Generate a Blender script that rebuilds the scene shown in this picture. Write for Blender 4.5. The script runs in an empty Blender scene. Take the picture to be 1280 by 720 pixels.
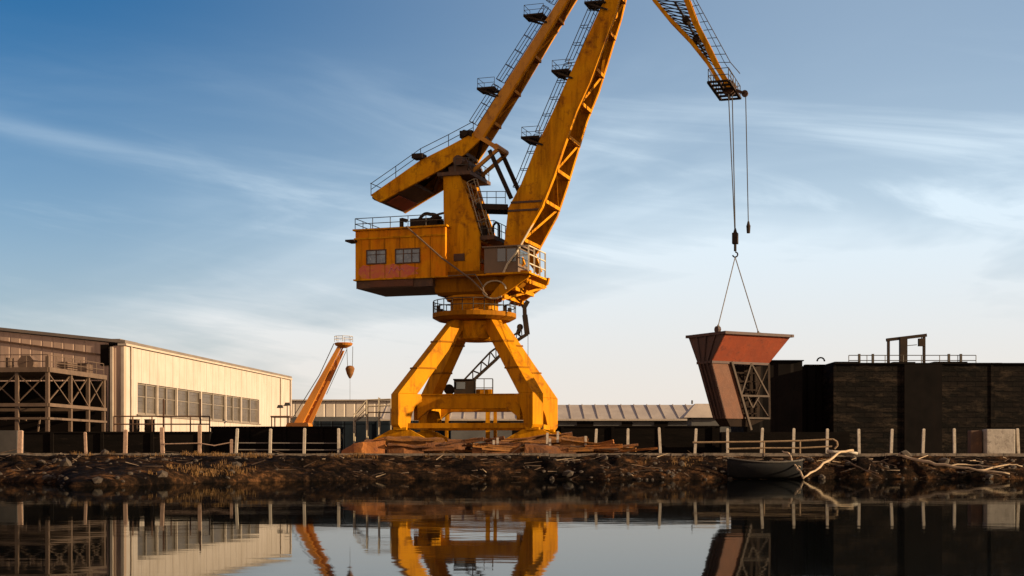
import bpy, bmesh, math, random
from mathutils import Vector, Matrix, noise as mnoise
R = math.radians
V = Vector
random.seed(11)
scene = bpy.context.scene
COL = scene.collection

# ------------------------------------------------------------------ camera
CAMZ, HZ, F = 1.25, 570.0, 1777.78
cam_d = bpy.data.cameras.new('camera'); cam = bpy.data.objects.new('camera', cam_d); COL.objects.link(cam)
cam.location = (0, 0, CAMZ); cam.rotation_euler = (R(90), 0, 0)
cam_d.lens = 50; cam_d.sensor_width = 36; cam_d.shift_y = (HZ - 360) / 1280
cam_d.clip_end = 3000; cam_d.clip_start = .1
scene.camera = cam

def at(px, py, d):
    return V(((px - 640) / F * d, d, CAMZ + (HZ - py) / F * d))
def zat(py, d): return CAMZ + (HZ - py) / F * d
def xat(px, d): return (px - 640) / F * d

# ------------------------------------------------------------------ light
SUN_AZ, SUN_EL = R(-14), R(13.5)          # azimuth measured from +X towards +Y
sdir = V((math.cos(SUN_AZ) * math.cos(SUN_EL), math.sin(SUN_AZ) * math.cos(SUN_EL), math.sin(SUN_EL)))
sl = bpy.data.lights.new('sun', 'SUN'); sl.energy = 5.0; sl.angle = R(.5); sl.color = (1, .755, .46)
so = bpy.data.objects.new('sun', sl); COL.objects.link(so)
so.rotation_euler = sdir.to_track_quat('Z', 'Y').to_euler(); so.location = (60, -20, 60)

w = bpy.data.worlds.new('World'); scene.world = w; w.use_nodes = True
nt = w.node_tree; N = nt.nodes; L = nt.links
for n in list(N): N.remove(n)
def nd(t, tree=None, **kw):
    n = (tree or nt).nodes.new(t)
    for k, v in kw.items(): setattr(n, k, v)
    return n
def M(op, a, b=None, tree=None, clamp=False):
    t = tree or nt
    n = t.nodes.new('ShaderNodeMath'); n.operation = op; n.use_clamp = clamp
    for i, v in enumerate((a, b)):
        if v is None: continue
        if isinstance(v, (int, float)): n.inputs[i].default_value = v
        else: t.links.new(v, n.inputs[i])
    return n.outputs[0]
sky = nd('ShaderNodeTexSky', sky_type='NISHITA', sun_disc=False)
sky.sun_elevation = SUN_EL; sky.sun_rotation = R(90) - SUN_AZ
sky.altitude = 0; sky.air_density = 1.2; sky.dust_density = 1.2; sky.ozone_density = 2.2
tc = nd('ShaderNodeTexCoord'); sp = nd('ShaderNodeSeparateXYZ'); L.new(tc.outputs['Generated'], sp.inputs[0])
sx, sy, sz = sp.outputs
az = M('ARCTAN2', sx, sy); el = M('MAXIMUM', sz, 0.0)
def skynoise(ka, ke, tilt, scale, detail, rough, dist, off):
    c = nd('ShaderNodeCombineXYZ')
    L.new(M('MULTIPLY', az, ka), c.inputs[0])
    L.new(M('MULTIPLY', M('ADD', el, M('MULTIPLY', az, tilt)), ke), c.inputs[1]); c.inputs[2].default_value = off
    n = nd('ShaderNodeTexNoise'); n.inputs['Scale'].default_value = scale; n.inputs['Detail'].default_value = detail
    n.inputs['Roughness'].default_value = rough; n.inputs['Distortion'].default_value = dist
    L.new(c.outputs[0], n.inputs['Vector']); return n.outputs['Fac']
def sramp(v, lo, hi):
    m = nd('ShaderNodeMapRange', interpolation_type='SMOOTHSTEP'); L.new(v, m.inputs[0])
    m.inputs[1].default_value = lo; m.inputs[2].default_value = hi; return m.outputs[0]
wisp = sramp(skynoise(3.0, 20, .15, 1.0, 7, .58, .7, 3.1), .47, .78)
fine = sramp(skynoise(5.0, 60, .10, 1.0, 6, .6, .9, 8.4), .40, .80)
soft = sramp(skynoise(2.2, 9, -.12, 1.0, 5, .55, .5, 5.7), .40, .72)
elw = M('MULTIPLY', sramp(el, .30, .13), 1.0)
right = sramp(az, -.35, .3)
# the long bright streak on the left
dline = M('ADD', M('SUBTRACT', el, .162), M('MULTIPLY', az, .15))
streak = M('MULTIPLY', M('POWER', 2.718, M('MULTIPLY', M('MULTIPLY', dline, dline), -26000)),
           M('MULTIPLY', sramp(az, -.02, -.28), sramp(skynoise(4, 50, .15, 1, 6, .6, .6, 1.3), .25, .7)))
cl = M('MULTIPLY', wisp, M('MULTIPLY', elw, M('ADD', M('MULTIPLY', right, .62), .38)))
cl = M('ADD', M('MULTIPLY', cl, .85), M('MULTIPLY', M('MULTIPLY', soft, elw), M('ADD', M('MULTIPLY', right, .45), .2)))
cl = M('ADD', cl, M('MULTIPLY', M('MULTIPLY', M('MULTIPLY', fine, soft), elw), .22))
cl = M('ADD', cl, M('MULTIPLY', streak, .26))
haze = M('POWER', 2.718, M('MULTIPLY', M('MULTIPLY', el, el), -36.0))
# warm haze added outside the view, sideways and behind, to lift the fill light
back = sramp(M('ABSOLUTE', az), .55, 1.6)
vfac = M('ADD', M('MULTIPLY', M('ADD', M('ADD', M('MULTIPLY', right, .46), M('MULTIPLY', sramp(el, .30, .10), .12)), cl), .72), M('MULTIPLY', haze, M('ADD', M('MULTIPLY', right, .14), .50)))
bfac = M('MULTIPLY', back, M('MULTIPLY', M('POWER', 2.718, M('MULTIPLY', el, -1.8)), .95))
fac = M('MINIMUM', M('ADD', M('MULTIPLY', vfac, M('SUBTRACT', 1.0, back)), bfac), .95)
ccol = nd('ShaderNodeMix', data_type='RGBA'); L.new(sramp(el, .0, .19), ccol.inputs[0])
SKYK = 7.9
ccol.inputs[6].default_value = (1.0 * SKYK, .90 * SKYK, .80 * SKYK, 1); ccol.inputs[7].default_value = (.86 * SKYK, 1.02 * SKYK, 1.14 * SKYK, 1)
wcol = nd('ShaderNodeMix', data_type='RGBA'); L.new(back, wcol.inputs[0]); L.new(ccol.outputs[2], wcol.inputs[6]); wcol.inputs[7].default_value = (14.0, 9.2, 5.8, 1)
mixs = nd('ShaderNodeMix', data_type='RGBA'); L.new(fac, mixs.inputs[0]); 
tint = nd('ShaderNodeMix', data_type='RGBA', blend_type='MULTIPLY'); tint.inputs[0].default_value = 1; L.new(sky.outputs[0], tint.inputs[6]); tint.inputs[7].default_value = (.10, .52, .94, 1)
L.new(tint.outputs[2], mixs.inputs[6]); L.new(wcol.outputs[2], mixs.inputs[7])
bg = nd('ShaderNodeBackground'); bg.inputs[1].default_value = .05; L.new(mixs.outputs[2], bg.inputs[0])
wo = nd('ShaderNodeOutputWorld'); L.new(bg.outputs[0], wo.inputs[0])
vs = scene.view_settings; vs.view_transform = 'Standard'; vs.look = 'None'; vs.gamma = 1; vs.exposure = 1.2; vs.use_curve_mapping = False
scene.cycles.max_bounces = 6

# ------------------------------------------------------------------ materials
def mat(name, base, alt=None, rust=None, rust_amt=.5, rough=.6, scale=1.5, stretch=(1, 1, 1), bump=.0, bscale=8, metal=0.0,
        band=None, spec=.4, grime=None, grime_amt=.45):
    """base mottled with alt; rust/grime in patches and vertical runs; band=(axis, period, depth, width) grooves"""
    dk_ = lambda c_: tuple(k_ * .80 for k_ in c_) if c_ else None
    base, alt, rust, grime = dk_(base), dk_(alt), dk_(rust), dk_(grime)
    m = bpy.data.materials.new(name); m.use_nodes = True; t = m.node_tree
    b = t.nodes['Principled BSDF']; b.inputs['Roughness'].default_value = rough; b.inputs['Metallic'].default_value = metal
    b.inputs['Specular IOR Level'].default_value = spec
    g = t.nodes.new('ShaderNodeNewGeometry'); mp = t.nodes.new('ShaderNodeMapping'); mp.inputs['Scale'].default_value = stretch
    t.links.new(g.outputs['Position'], mp.inputs[0])
    def nz(sc, det=5, rgh=.6, vec=None):
        n = t.nodes.new('ShaderNodeTexNoise'); n.inputs['Scale'].default_value = sc; n.inputs['Detail'].default_value = det
        n.inputs['Roughness'].default_value = rgh; t.links.new(vec or mp.outputs[0], n.inputs['Vector']); return n.outputs['Fac']
    def rng(v, lo, hi):
        r = t.nodes.new('ShaderNodeMapRange'); t.links.new(v, r.inputs[0]); r.inputs[1].default_value = lo; r.inputs[2].default_value = hi
        return r.outputs[0]
    def mix(f, a, c):
        x = t.nodes.new('ShaderNodeMix'); x.data_type = 'RGBA'
        t.links.new(f, x.inputs[0])
        for i, v in ((6, a), (7, c)):
            if isinstance(v, tuple): x.inputs[i].default_value = (*v, 1)
            else: t.links.new(v, x.inputs[i])
        return x.outputs[2]
    c = base
    if alt: c = mix(rng(nz(scale), .35, .65), c, alt)
    if grime:
        ms = t.nodes.new('ShaderNodeMapping'); ms.inputs['Scale'].default_value = (2.6, 2.6, .28); t.links.new(g.outputs['Position'], ms.inputs[0])
        v = M('MULTIPLY', rng(nz(1.0, 6, .65, ms.outputs[0]), .48, .72), grime_amt, tree=t)
        c = mix(v, c, grime)
    if rust:
        v = rng(nz(scale * 2.3, 8, .7), 1 - rust_amt - .08, 1 - rust_amt + .1)
        c = mix(v, c, rust)
    if isinstance(c, tuple): b.inputs['Base Color'].default_value = (*c, 1)
    else: t.links.new(c, b.inputs['Base Color'])
    h = None
    if bump: h = M('MULTIPLY', nz(bscale, 6, .65), bump, tree=t)
    if band:
        axis, per, dep, wid = band
        s = t.nodes.new('ShaderNodeSeparateXYZ'); t.links.new(g.outputs['Position'], s.inputs[0])
        fr = M('FRACT', M('DIVIDE', s.outputs[axis], per, tree=t), tree=t)
        gr = M('MULTIPLY', rng(M('ABSOLUTE', M('SUBTRACT', fr, .5, tree=t), tree=t), 0, wid), dep, tree=t)
        h = gr if h is None else M('ADD', h, gr, tree=t)
    if h is not None:
        bp = t.nodes.new('ShaderNodeBump'); bp.inputs['Strength'].default_value = 1; bp.inputs['Distance'].default_value = 1
        t.links.new(h, bp.inputs['Height']); t.links.new(bp.outputs[0], b.inputs['Normal'])
    return m

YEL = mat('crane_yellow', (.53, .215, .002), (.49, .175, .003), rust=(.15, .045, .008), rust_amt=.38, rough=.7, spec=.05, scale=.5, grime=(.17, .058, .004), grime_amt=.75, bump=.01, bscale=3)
YEL2 = mat('crane_yellow_lifted', (.66, .285, .004), (.55, .20, .004), rust=(.16, .048, .010), rust_amt=.39, rough=.75, spec=.04, scale=.6, grime=(.2, .075, .004), grime_amt=.85, bump=.01)  # lighter copy of the crane paint, brightening parts that stay in shade
YELH = mat('house_yellow', (.68, .255, .005), (.62, .165, .006), rust=(.26, .08, .014), rust_amt=.34, rough=.75, spec=.04, scale=.7, grime=(.22, .075, .006), grime_amt=.8, bump=.012, band=(0, 1.05, .012, .03))  # house tone, also lightened for a side that stays in shade
TIEM = mat('tie_ochre', (.56, .23, .004), (.46, .175, .004), rust=(.16, .055, .008), rust_amt=.4, rough=.65, scale=.7, grime=(.2, .075, .008))
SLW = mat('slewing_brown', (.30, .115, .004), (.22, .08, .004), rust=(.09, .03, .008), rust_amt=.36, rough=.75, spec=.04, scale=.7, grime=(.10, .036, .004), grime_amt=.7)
DKS = mat('dark_steel', (.020, .013, .009), (.035, .02, .011), rough=.8, spec=.15, scale=2)
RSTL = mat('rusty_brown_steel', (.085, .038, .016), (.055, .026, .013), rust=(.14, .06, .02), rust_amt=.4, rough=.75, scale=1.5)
RAILM = mat('railing_steel', (.06, .045, .03), (.04, .03, .02), rough=.6)
CABM = mat('cab_grey_brown', (.15, .09, .045), (.115, .07, .038), rust=(.12, .055, .025), rust_amt=.35, rough=.6, scale=1.2, grime=(.1, .05, .025))
CABL = mat('cab_pale_frame', (.48, .40, .28), (.38, .30, .2), rough=.6, rust=(.22, .11, .04), rust_amt=.3)
GRAF = mat('graffiti_red', (.50, .075, .055), (.56, .12, .025), rust=(.56, .18, .012), rust_amt=.47, rough=.6, scale=1.6)
GRAF2 = mat('graffiti_pink', (.55, .2, .22), (.6, .14, .2), rough=.6)
HOPD = mat('hopper_shade_brown', (.065, .030, .022), (.045, .022, .018), rust=(.12, .05, .03), rust_amt=.35, rough=.75, scale=1.2, grime=(.035, .02, .016), bump=.015, bscale=6)  # darker copy of the red for the side turned from the sun; rim too
HOPI = mat('hopper_inside_shade', (.022, .014, .010), (.015, .010, .008), rust=(.035, .019, .011), rust_amt=.32, rough=.9, scale=1.2, grime=(.02, .012, .01), bump=.02, bscale=6, spec=.05)  # darkness of the hopper interior put into the colour
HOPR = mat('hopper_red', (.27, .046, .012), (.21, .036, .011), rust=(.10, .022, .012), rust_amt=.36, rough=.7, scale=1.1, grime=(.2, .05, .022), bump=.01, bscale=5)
HOPO = mat('hopper_rust', (.115, .036, .011), (.08, .026, .009), rust=(.12, .045, .02), rust_amt=.42, rough=.8, scale=1.3, bump=.02, bscale=5)
ROPE = mat('wire_rope', (.035, .028, .022), rough=.6)
SLNG = mat('sling_rope', (.12, .10, .085), rough=.7)
def glass(name, c, r=.12):
    m = bpy.data.materials.new(name); m.use_nodes = True; b = m.node_tree.nodes['Principled BSDF']
    b.inputs['Base Color'].default_value = (*c, 1); b.inputs['Roughness'].default_value = r; b.inputs['Specular IOR Level'].default_value = .7
    return m
GLS = mat('window_glass', (.15, .20, .24), (.06, .09, .13), rust=(.36, .37, .37), rust_amt=.36, rough=.25, scale=2.6, spec=.6)
GLC = glass('cab_glass', (.05, .065, .08), .12)
CRM = mat('hall_cream', (.45, .375, .325), (.40, .33, .28), rough=.8, spec=.08, scale=.35, grime=(.28, .215, .16), grime_amt=.55, rust=(.36, .29, .23), rust_amt=.34, band=(1, 1.9, .08, .05))
GBL = mat('gable_cladding', (.42, .28, .20), (.35, .235, .17), rust=(.32, .23, .17), rust_amt=.3, rough=.75, scale=.4, grime=(.2, .15, .11), band=(0, .9, .05, .1))
ROOF = mat('hall_roof', (.17, .13, .10), (.12, .095, .08), rough=.8, scale=.6)
TRIM = mat('hall_trim', (.44, .36, .29), (.36, .29, .23), rough=.7, spec=.1)
WGL = mat('hall_glazing', (.10, .08, .062), (.07, .056, .044), rust=(.16, .13, .10), rust_amt=.36, rough=.35, scale=.7, band=(2, .55, .012, .06))
WFR = mat('window_frame', (.19, .15, .115), (.15, .12, .09), rough=.6)
DKFILL = mat('dark_fill', (.008, .006, .005), rough=.98, spec=.02)  # near-black for painted corner shade, dark openings and the staging's back sheet
RACK = mat('rack_steel', (.115, .07, .042), (.08, .048, .028), rust=(.10, .055, .03), rust_amt=.38, rough=.7, scale=1.5)
CLUT = mat('clutter_brown', (.12, .07, .045), (.08, .048, .03), rough=.85, scale=2)
WARE = mat('warehouse_wall', (.55, .46, .37), (.48, .40, .32), rough=.8, scale=.2, band=(0, 1.6, .1, .12))
SROOF = mat('shed_roof', (.40, .33, .265), (.32, .26, .21), rust=(.2, .17, .15), rust_amt=.33, rough=.75, scale=.3, bump=.05, bscale=.6)
SWALL = mat('shed_wall', (.09, .085, .08), (.05, .048, .045), rough=.85, scale=.3)
def brickmat():
    m = bpy.data.materials.new('dock_wall_courses'); m.use_nodes = True; t = m.node_tree; b = t.nodes['Principled BSDF']
    g = t.nodes.new('ShaderNodeNewGeometry'); s = t.nodes.new('ShaderNodeSeparateXYZ'); c = t.nodes.new('ShaderNodeCombineXYZ')
    t.links.new(g.outputs['Position'], s.inputs[0]); t.links.new(M('ADD', s.outputs[0], s.outputs[1], tree=t), c.inputs[0]); t.links.new(s.outputs[2], c.inputs[1])
    br = t.nodes.new('ShaderNodeTexBrick'); t.links.new(c.outputs[0], br.inputs['Vector'])
    br.inputs['Color1'].default_value = (.011, .0085, .007, 1); br.inputs['Color2'].default_value = (.006, .0055, .005, 1); br.inputs['Mortar'].default_value = (.005, .0045, .004, 1)
    br.inputs['Scale'].default_value = 1; br.inputs['Brick Width'].default_value = 1.3; br.inputs['Row Height'].default_value = .36; br.inputs['Mortar Size'].default_value = .035
    br.inputs['Bias'].default_value = -.1
    n = t.nodes.new('ShaderNodeTexNoise'); n.inputs['Scale'].default_value = .55; n.inputs['Detail'].default_value = 8; n.inputs['Roughness'].default_value = .72
    mp = t.nodes.new('ShaderNodeMapping'); mp.inputs['Scale'].default_value = (.9, 2.6, 1); t.links.new(c.outputs[0], mp.inputs[0]); t.links.new(mp.outputs[0], n.inputs['Vector'])
    r = t.nodes.new('ShaderNodeMapRange'); t.links.new(n.outputs['Fac'], r.inputs[0]); r.inputs[1].default_value = .52; r.inputs[2].default_value = .70
    x = t.nodes.new('ShaderNodeMix'); x.data_type = 'RGBA'; t.links.new(r.outputs[0], x.inputs[0]); t.links.new(br.outputs['Color'], x.inputs[6]); x.inputs[7].default_value = (.042, .030, .021, 1)
    t.links.new(x.outputs[2], b.inputs['Base Color']); b.inputs['Roughness'].default_value = .95; b.inputs['Specular IOR Level'].default_value = .04
    bp = t.nodes.new('ShaderNodeBump'); bp.inputs['Distance'].default_value = .15
    t.links.new(M('ADD', br.outputs['Fac'], M('MULTIPLY', n.outputs['Fac'], -2.2, tree=t), tree=t), bp.inputs['Height']); bp.invert = True
    t.links.new(bp.outputs[0], b.inputs['Normal'])
    return m
BRK = brickmat()
DWAL = mat('dock_panel', (.011, .009, .008), (.007, .006, .0055), rough=.95, scale=.8, grime=(.013, .009, .0075), spec=.03)
DWAL2 = mat('dark_wall', (.008, .006, .005), (.005, .004, .0035), rough=.95, scale=1.2, stretch=(.4, .4, 2), bump=.03, bscale=3, spec=.03, rust=(.035, .024, .017), rust_amt=.32)
NAVY = mat('navy_steel', (.010, .017, .025), (.007, .011, .017), rough=.8, spec=.1, scale=1, band=(0, .8, .04, .1))
POST = mat('post_concrete', (.46, .39, .31), (.34, .28, .22), rust=(.14, .10, .07), rust_amt=.38, rough=.8, scale=4)
POSTR = mat('post_weathered', (.36, .23, .16), (.26, .16, .11), rust=(.12, .07, .05), rust_amt=.4, rough=.85, scale=4)
RAILL = mat('fence_rail', (.17, .14, .12), (.12, .10, .085), rough=.8)
CONC = mat('concrete_pale', (.36, .31, .26), (.27, .23, .19), rust=(.13, .10, .08), rust_amt=.4, rough=.9, scale=2.5, bump=.02)
KERB = mat('kerb_concrete', (.2, .15, .11), (.11, .085, .065), rough=.9, scale=1.5, rust=(.05, .04, .03), rust_amt=.45)
SCR1 = mat('scrap_rust', (.18, .06, .009), (.10, .034, .007), rust=(.07, .03, .016), rust_amt=.44, rough=.9, scale=1.2, bump=.04)
SCR2 = mat('scrap_ochre', (.26, .095, .008), (.15, .055, .007), rust=(.09, .04, .016), rust_amt=.42, rough=.85, scale=1.1, bump=.03)
SCR3 = mat('scrap_orange', (.34, .115, .012), (.23, .07, .012), rust=(.16, .05, .018), rust_amt=.42, rough=.85, scale=1.1, bump=.03)
WOOD = mat('driftwood_pale', (.40, .29, .18), (.31, .21, .13), rust=(.17, .11, .07), rust_amt=.38, rough=.85, scale=5)
WOODD = mat('driftwood_dark', (.10, .058, .032), (.06, .036, .02), rough=.9, scale=5)
GRASS = mat('dry_grass', (.18, .085, .014), (.09, .042, .01), rough=.85, scale=3)
STONE = mat('stone_brown', (.06, .042, .028), (.03, .021, .015), rust=(.2, .14, .09), rust_amt=.26, rough=.95, scale=2.5, bump=.04)
ORN = mat('far_crane_orange', (.46, .165, .014), (.38, .13, .012), rust=(.3, .09, .02), rust_amt=.32, rough=.55, scale=.8)
SLABM = mat('slab_dark', (.006, .0065, .0075), (.009, .0085, .009), rough=.98, scale=1.5, bump=.05, bscale=3, spec=.02)
LAMPM = mat('lamp_dark', (.03, .028, .025), rough=.5)

# ------------------------------------------------------------------ object helpers
ROOTLOC = {}
def tag(o, label=None, cat=None, group=None, kind=None):
    if label: o['label'] = label
    if cat: o['category'] = cat
    if group: o['group'] = group
    if kind: o['kind'] = kind
    return o
def thing(name, label, cat, loc, group=None):
    o = bpy.data.objects.new(name, None); COL.objects.link(o); o.location = loc; o.empty_display_size = .5
    ROOTLOC[o.name] = V(loc); return tag(o, label, cat, group)

class MB:
    def __init__(s): s.v = []; s.f = []
    def poly(s, pts): b = len(s.v); s.v += [V(p) for p in pts]; s.f.append(list(range(b, b + len(pts)))); return s
    def hexa(s, p):   # p[0:4] one ring, p[4:8] the other
        b = len(s.v); s.v += [V(q) for q in p]
        for f in ((3, 2, 1, 0), (4, 5, 6, 7), (0, 1, 5, 4), (1, 2, 6, 5), (2, 3, 7, 6), (3, 0, 4, 7)): s.f.append([b + i for i in f])
        return s
    def box(s, x0, x1, y0, y1, z0, z1):
        return s.hexa([(x0, y0, z0), (x1, y0, z0), (x1, y1, z0), (x0, y1, z0), (x0, y0, z1), (x1, y0, z1), (x1, y1, z1), (x0, y1, z1)])
    def obox(s, c, ax, hx, ay, hy, az_, hz):
        c = V(c); ax = V(ax); ay = V(ay); az_ = V(az_)
        q = [c + ax * a * hx + ay * b * hy + az_ * d * hz for d in (-1, 1) for a, b in ((-1, -1), (1, -1), (1, 1), (-1, 1))]
        return s.hexa(q)
    def loft(s, rings, caps=True, closed=True):
        n = len(rings[0]); b = len(s.v)
        for r in rings: s.v += [V(q) for q in r]
        for k in range(len(rings) - 1):
            for i in range(n if closed else n - 1):
                j = (i + 1) % n; s.f.append([b + k * n + i, b + k * n + j, b + (k + 1) * n + j, b + (k + 1) * n + i])
        if caps: s.f.append([b + i for i in range(n)][::-1]); s.f.append([b + (len(rings) - 1) * n + i for i in range(n)])
        return s
    def prism(s, pa, pb): return s.loft([pa, pb])
    def beam(s, p, q, w_, h=None, up=(0, 0, 1)):
        p = V(p); q = V(q); h = w_ if h is None else h; d = (q - p).normalized(); u = V(up)
        if abs(d.dot(u)) > .97: u = V((0, 1, 0))
        a = d.cross(u).normalized(); b = a.cross(d).normalized()
        r = lambda c: [c + a * w_ / 2 * i + b * h / 2 * j for i, j in ((-1, -1), (1, -1), (1, 1), (-1, 1))]
        return s.loft([r(p), r(q)])
    def tube(s, p, q, r, n=6, r2=None):
        p = V(p); q = V(q); d = (q - p).normalized(); u = V((0, 0, 1)) if abs(d.z) < .9 else V((0, 1, 0))
        a = d.cross(u).normalized(); b = a.cross(d); r2 = r if r2 is None else r2
        ring = lambda c, k: [c + (a * math.cos(t * 2 * math.pi / n) + b * math.sin(t * 2 * math.pi / n)) * k for t in range(n)]
        return s.loft([ring(p, r), ring(q, r2)])
    def path(s, pts, r, n=6):
        for a, b in zip(pts, pts[1:]): s.tube(a, b, r, n)
        return s
    def lathe(s, c, prof, n=32):      # prof: (radius, z)
        c = V(c); return s.loft([[c + V((r * math.cos(t * 2 * math.pi / n), r * math.sin(t * 2 * math.pi / n), z)) for t in range(n)] for r, z in prof])
    def blob(s, c, r, seed, squash=.7, n=1):
        bm = bmesh.new(); bmesh.ops.create_icosphere(bm, subdivisions=n, radius=1); b = len(s.v); bm.verts.ensure_lookup_table()
        for v in bm.verts:
            k = 1 + .45 * mnoise.noise(v.co * 1.3 + V((seed * 3.7, seed, 0)))
            s.v.append(V(c) + V((v.co.x * r * k, v.co.y * r * k, v.co.z * r * k * squash)))
        for f in bm.faces: s.f.append([b + v.index for v in f.verts])
        bm.free(); return s
    def build(s, name, m, parent=None, loc=None, smooth=False, bevel=0):
        if parent is not None: o0 = ROOTLOC[parent.name]
        else: o0 = V(loc) if loc is not None else V((0, 0, 0))
        me = bpy.data.meshes.new(name); me.from_pydata([tuple(v - o0) for v in s.v], [], s.f)
        bm = bmesh.new(); bm.from_mesh(me); bmesh.ops.recalc_face_normals(bm, faces=bm.faces); bm.to_mesh(me); bm.free()
        if smooth:
            me.shade_smooth()
        me.materials.append(m)
        o = bpy.data.objects.new(name, me); COL.objects.link(o); ROOTLOC[o.name] = o0
        if parent is not None: o.parent = parent
        else: o.location = o0
        if bevel:
            bv = o.modifiers.new('bevel', 'BEVEL'); bv.width = bevel; bv.segments = 2; bv.limit_method = 'ANGLE'
        return o

def railing(mb, pts, h=1.0, step=1.2, r=.028, up=V((0, 0, 1)), mids=1, close=False):
    pts = [V(p) for p in pts]
    if close: pts = pts + [pts[0]]
    for a, b in zip(pts, pts[1:]):
        for k in range(1, mids + 2): mb.tube(a + up * h * k / (mids + 1), b + up * h * k / (mids + 1), r, 5)
        n = max(1, round((b - a).length / step))
        for i in range(n + 1):
            p = a.lerp(b, i / n); mb.tube(p, p + up * h, r, 5)
def ladder(mb, a, b, side, wid=.5, r=.025, step=.4, cage=None):
    a = V(a); b = V(b); side = V(side).normalized() * wid / 2
    mb.tube(a - side, b - side, r, 5); mb.tube(a + side, b + side, r, 5)
    n = int((b - a).length / step)
    for i in range(1, n):
        p = a.lerp(b, i / n); mb.tube(p - side, p + side, r * .8, 4)
    if cage is not None:
        cage = V(cage)
        for s_ in (-1, 0, 1): mb.tube(a + side * s_ + cage * (1 if s_ == 0 else .8), b + side * s_ + cage * (1 if s_ == 0 else .8), r * .8, 4)
        m = max(1, int((b - a).length / 1.0))
        for i in range(m + 1):
            p = a.lerp(b, i / m); mb.path([p - side, p - side + cage * .8, p + cage, p + side + cage * .8, p + side], r * .8, 4)

LAND = 1.38
# ================================================================== SETTING
# ---- water
def watermat():
    m = bpy.data.materials.new('water'); m.use_nodes = True; t = m.node_tree; b = t.nodes['Principled BSDF']
    out = t.nodes['Material Output']; t.nodes.remove(b)          # silty water under a thin film: a dulled mirror
    b = t.nodes.new('ShaderNodeBsdfGlossy'); b.inputs['Color'].default_value = (.56, .595, .61, 1); b.inputs['Roughness'].default_value = .025
    df = t.nodes.new('ShaderNodeBsdfDiffuse'); df.inputs['Color'].default_value = (.004, .005, .005, 1)
    fr = t.nodes.new('ShaderNodeFresnel'); fr.inputs['IOR'].default_value = 1.333; ms = t.nodes.new('ShaderNodeMixShader')
    t.links.new(fr.outputs[0], ms.inputs[0]); t.links.new(df.outputs[0], ms.inputs[1]); t.links.new(b.outputs[0], ms.inputs[2]); t.links.new(ms.outputs[0], out.inputs['Surface'])
    g = t.nodes.new('ShaderNodeNewGeometry')
    def nz(sx_, sy_, det):
        mp = t.nodes.new('ShaderNodeMapping'); mp.inputs['Scale'].default_value = (sx_, sy_, 1); t.links.new(g.outputs['Position'], mp.inputs[0])
        n = t.nodes.new('ShaderNodeTexNoise'); n.inputs['Scale'].default_value = 1; n.inputs['Detail'].default_value = det; n.inputs['Roughness'].default_value = .5
        t.links.new(mp.outputs[0], n.inputs['Vector']); return n.outputs['Fac']
    h = M('ADD', M('MULTIPLY', nz(.5, .75, 2), .0042, tree=t), M('MULTIPLY', nz(2.2, 3.0, 2), .0007, tree=t), tree=t)
    bp = t.nodes.new('ShaderNodeBump'); bp.inputs['Distance'].default_value = 1; bp.inputs['Strength'].default_value = .55
    t.links.new(h, bp.inputs['Height']); t.links.new(bp.outputs[0], b.inputs['Normal'])
    return m
tag(MB().poly([(-700, -300, 0), (700, -300, 0), (700, 90, 0), (-700, 90, 0)]).build('water', watermat()), kind='structure')

# ---- land and bank
def fbm(x, y, o=4, s=1.0, z=0.0):
    a, f, r = .5, s, 0
    for _ in range(o): r += a * mnoise.noise(V((x * f, y * f, z))); a *= .5; f *= 2.03
    return r
def wline(x):         # distance of the waterline from the camera for a given x
    y = 76.9 + 1.1 * mnoise.noise(V((x * .16, 3.1, 0))) + .5 * mnoise.noise(V((x * .6, 9.1, 0)))
    # the spit on the left, nearer the camera
    def bump(c, wdt): return math.exp(-((x - c) / wdt) ** 2)
    y -= 17.0 * bump(-17.8, 3.4) + 6.5 * bump(-11.5, 4.5) + 9.0 * bump(-24, 4)
    y -= 2.2 * bump(6.0, 4.5) + 1.5 * bump(-3.5, 6) - .8 * bump(13.5, 2.0)
    return y
EDGE = 79.6
def bank_h(x, y):
    yw = wline(x)
    if y >= EDGE: return LAND - .06
    t = (y - yw) / (EDGE - .2 - yw)
    if t < 0: return max(-1.4, t * 2.2) - .05
    h = (LAND - .1) * (t ** .62 if yw > 72 else t ** .42)
    rough = (1 - abs(2 * t - 1) * .8)
    calm = .35 + .65 * min(1, max(0, .5 + 1.3 * mnoise.noise(V((x * .11 + 3.3, 0, 0))))) * (1 - .8 * math.exp(-((x + 2.2) / 4.5) ** 2))
    h += rough * calm * (1.5 * fbm(x * .42, y * .42, 5, 1.0, 2.2)) + .14 * calm * fbm(x * 3.1, y * 3.1, 3, 1.0, 7)
    return min(h, LAND - .04 + .12 * fbm(x, y, 3, 1.0, 4) if t > .85 else 1.32)
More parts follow.
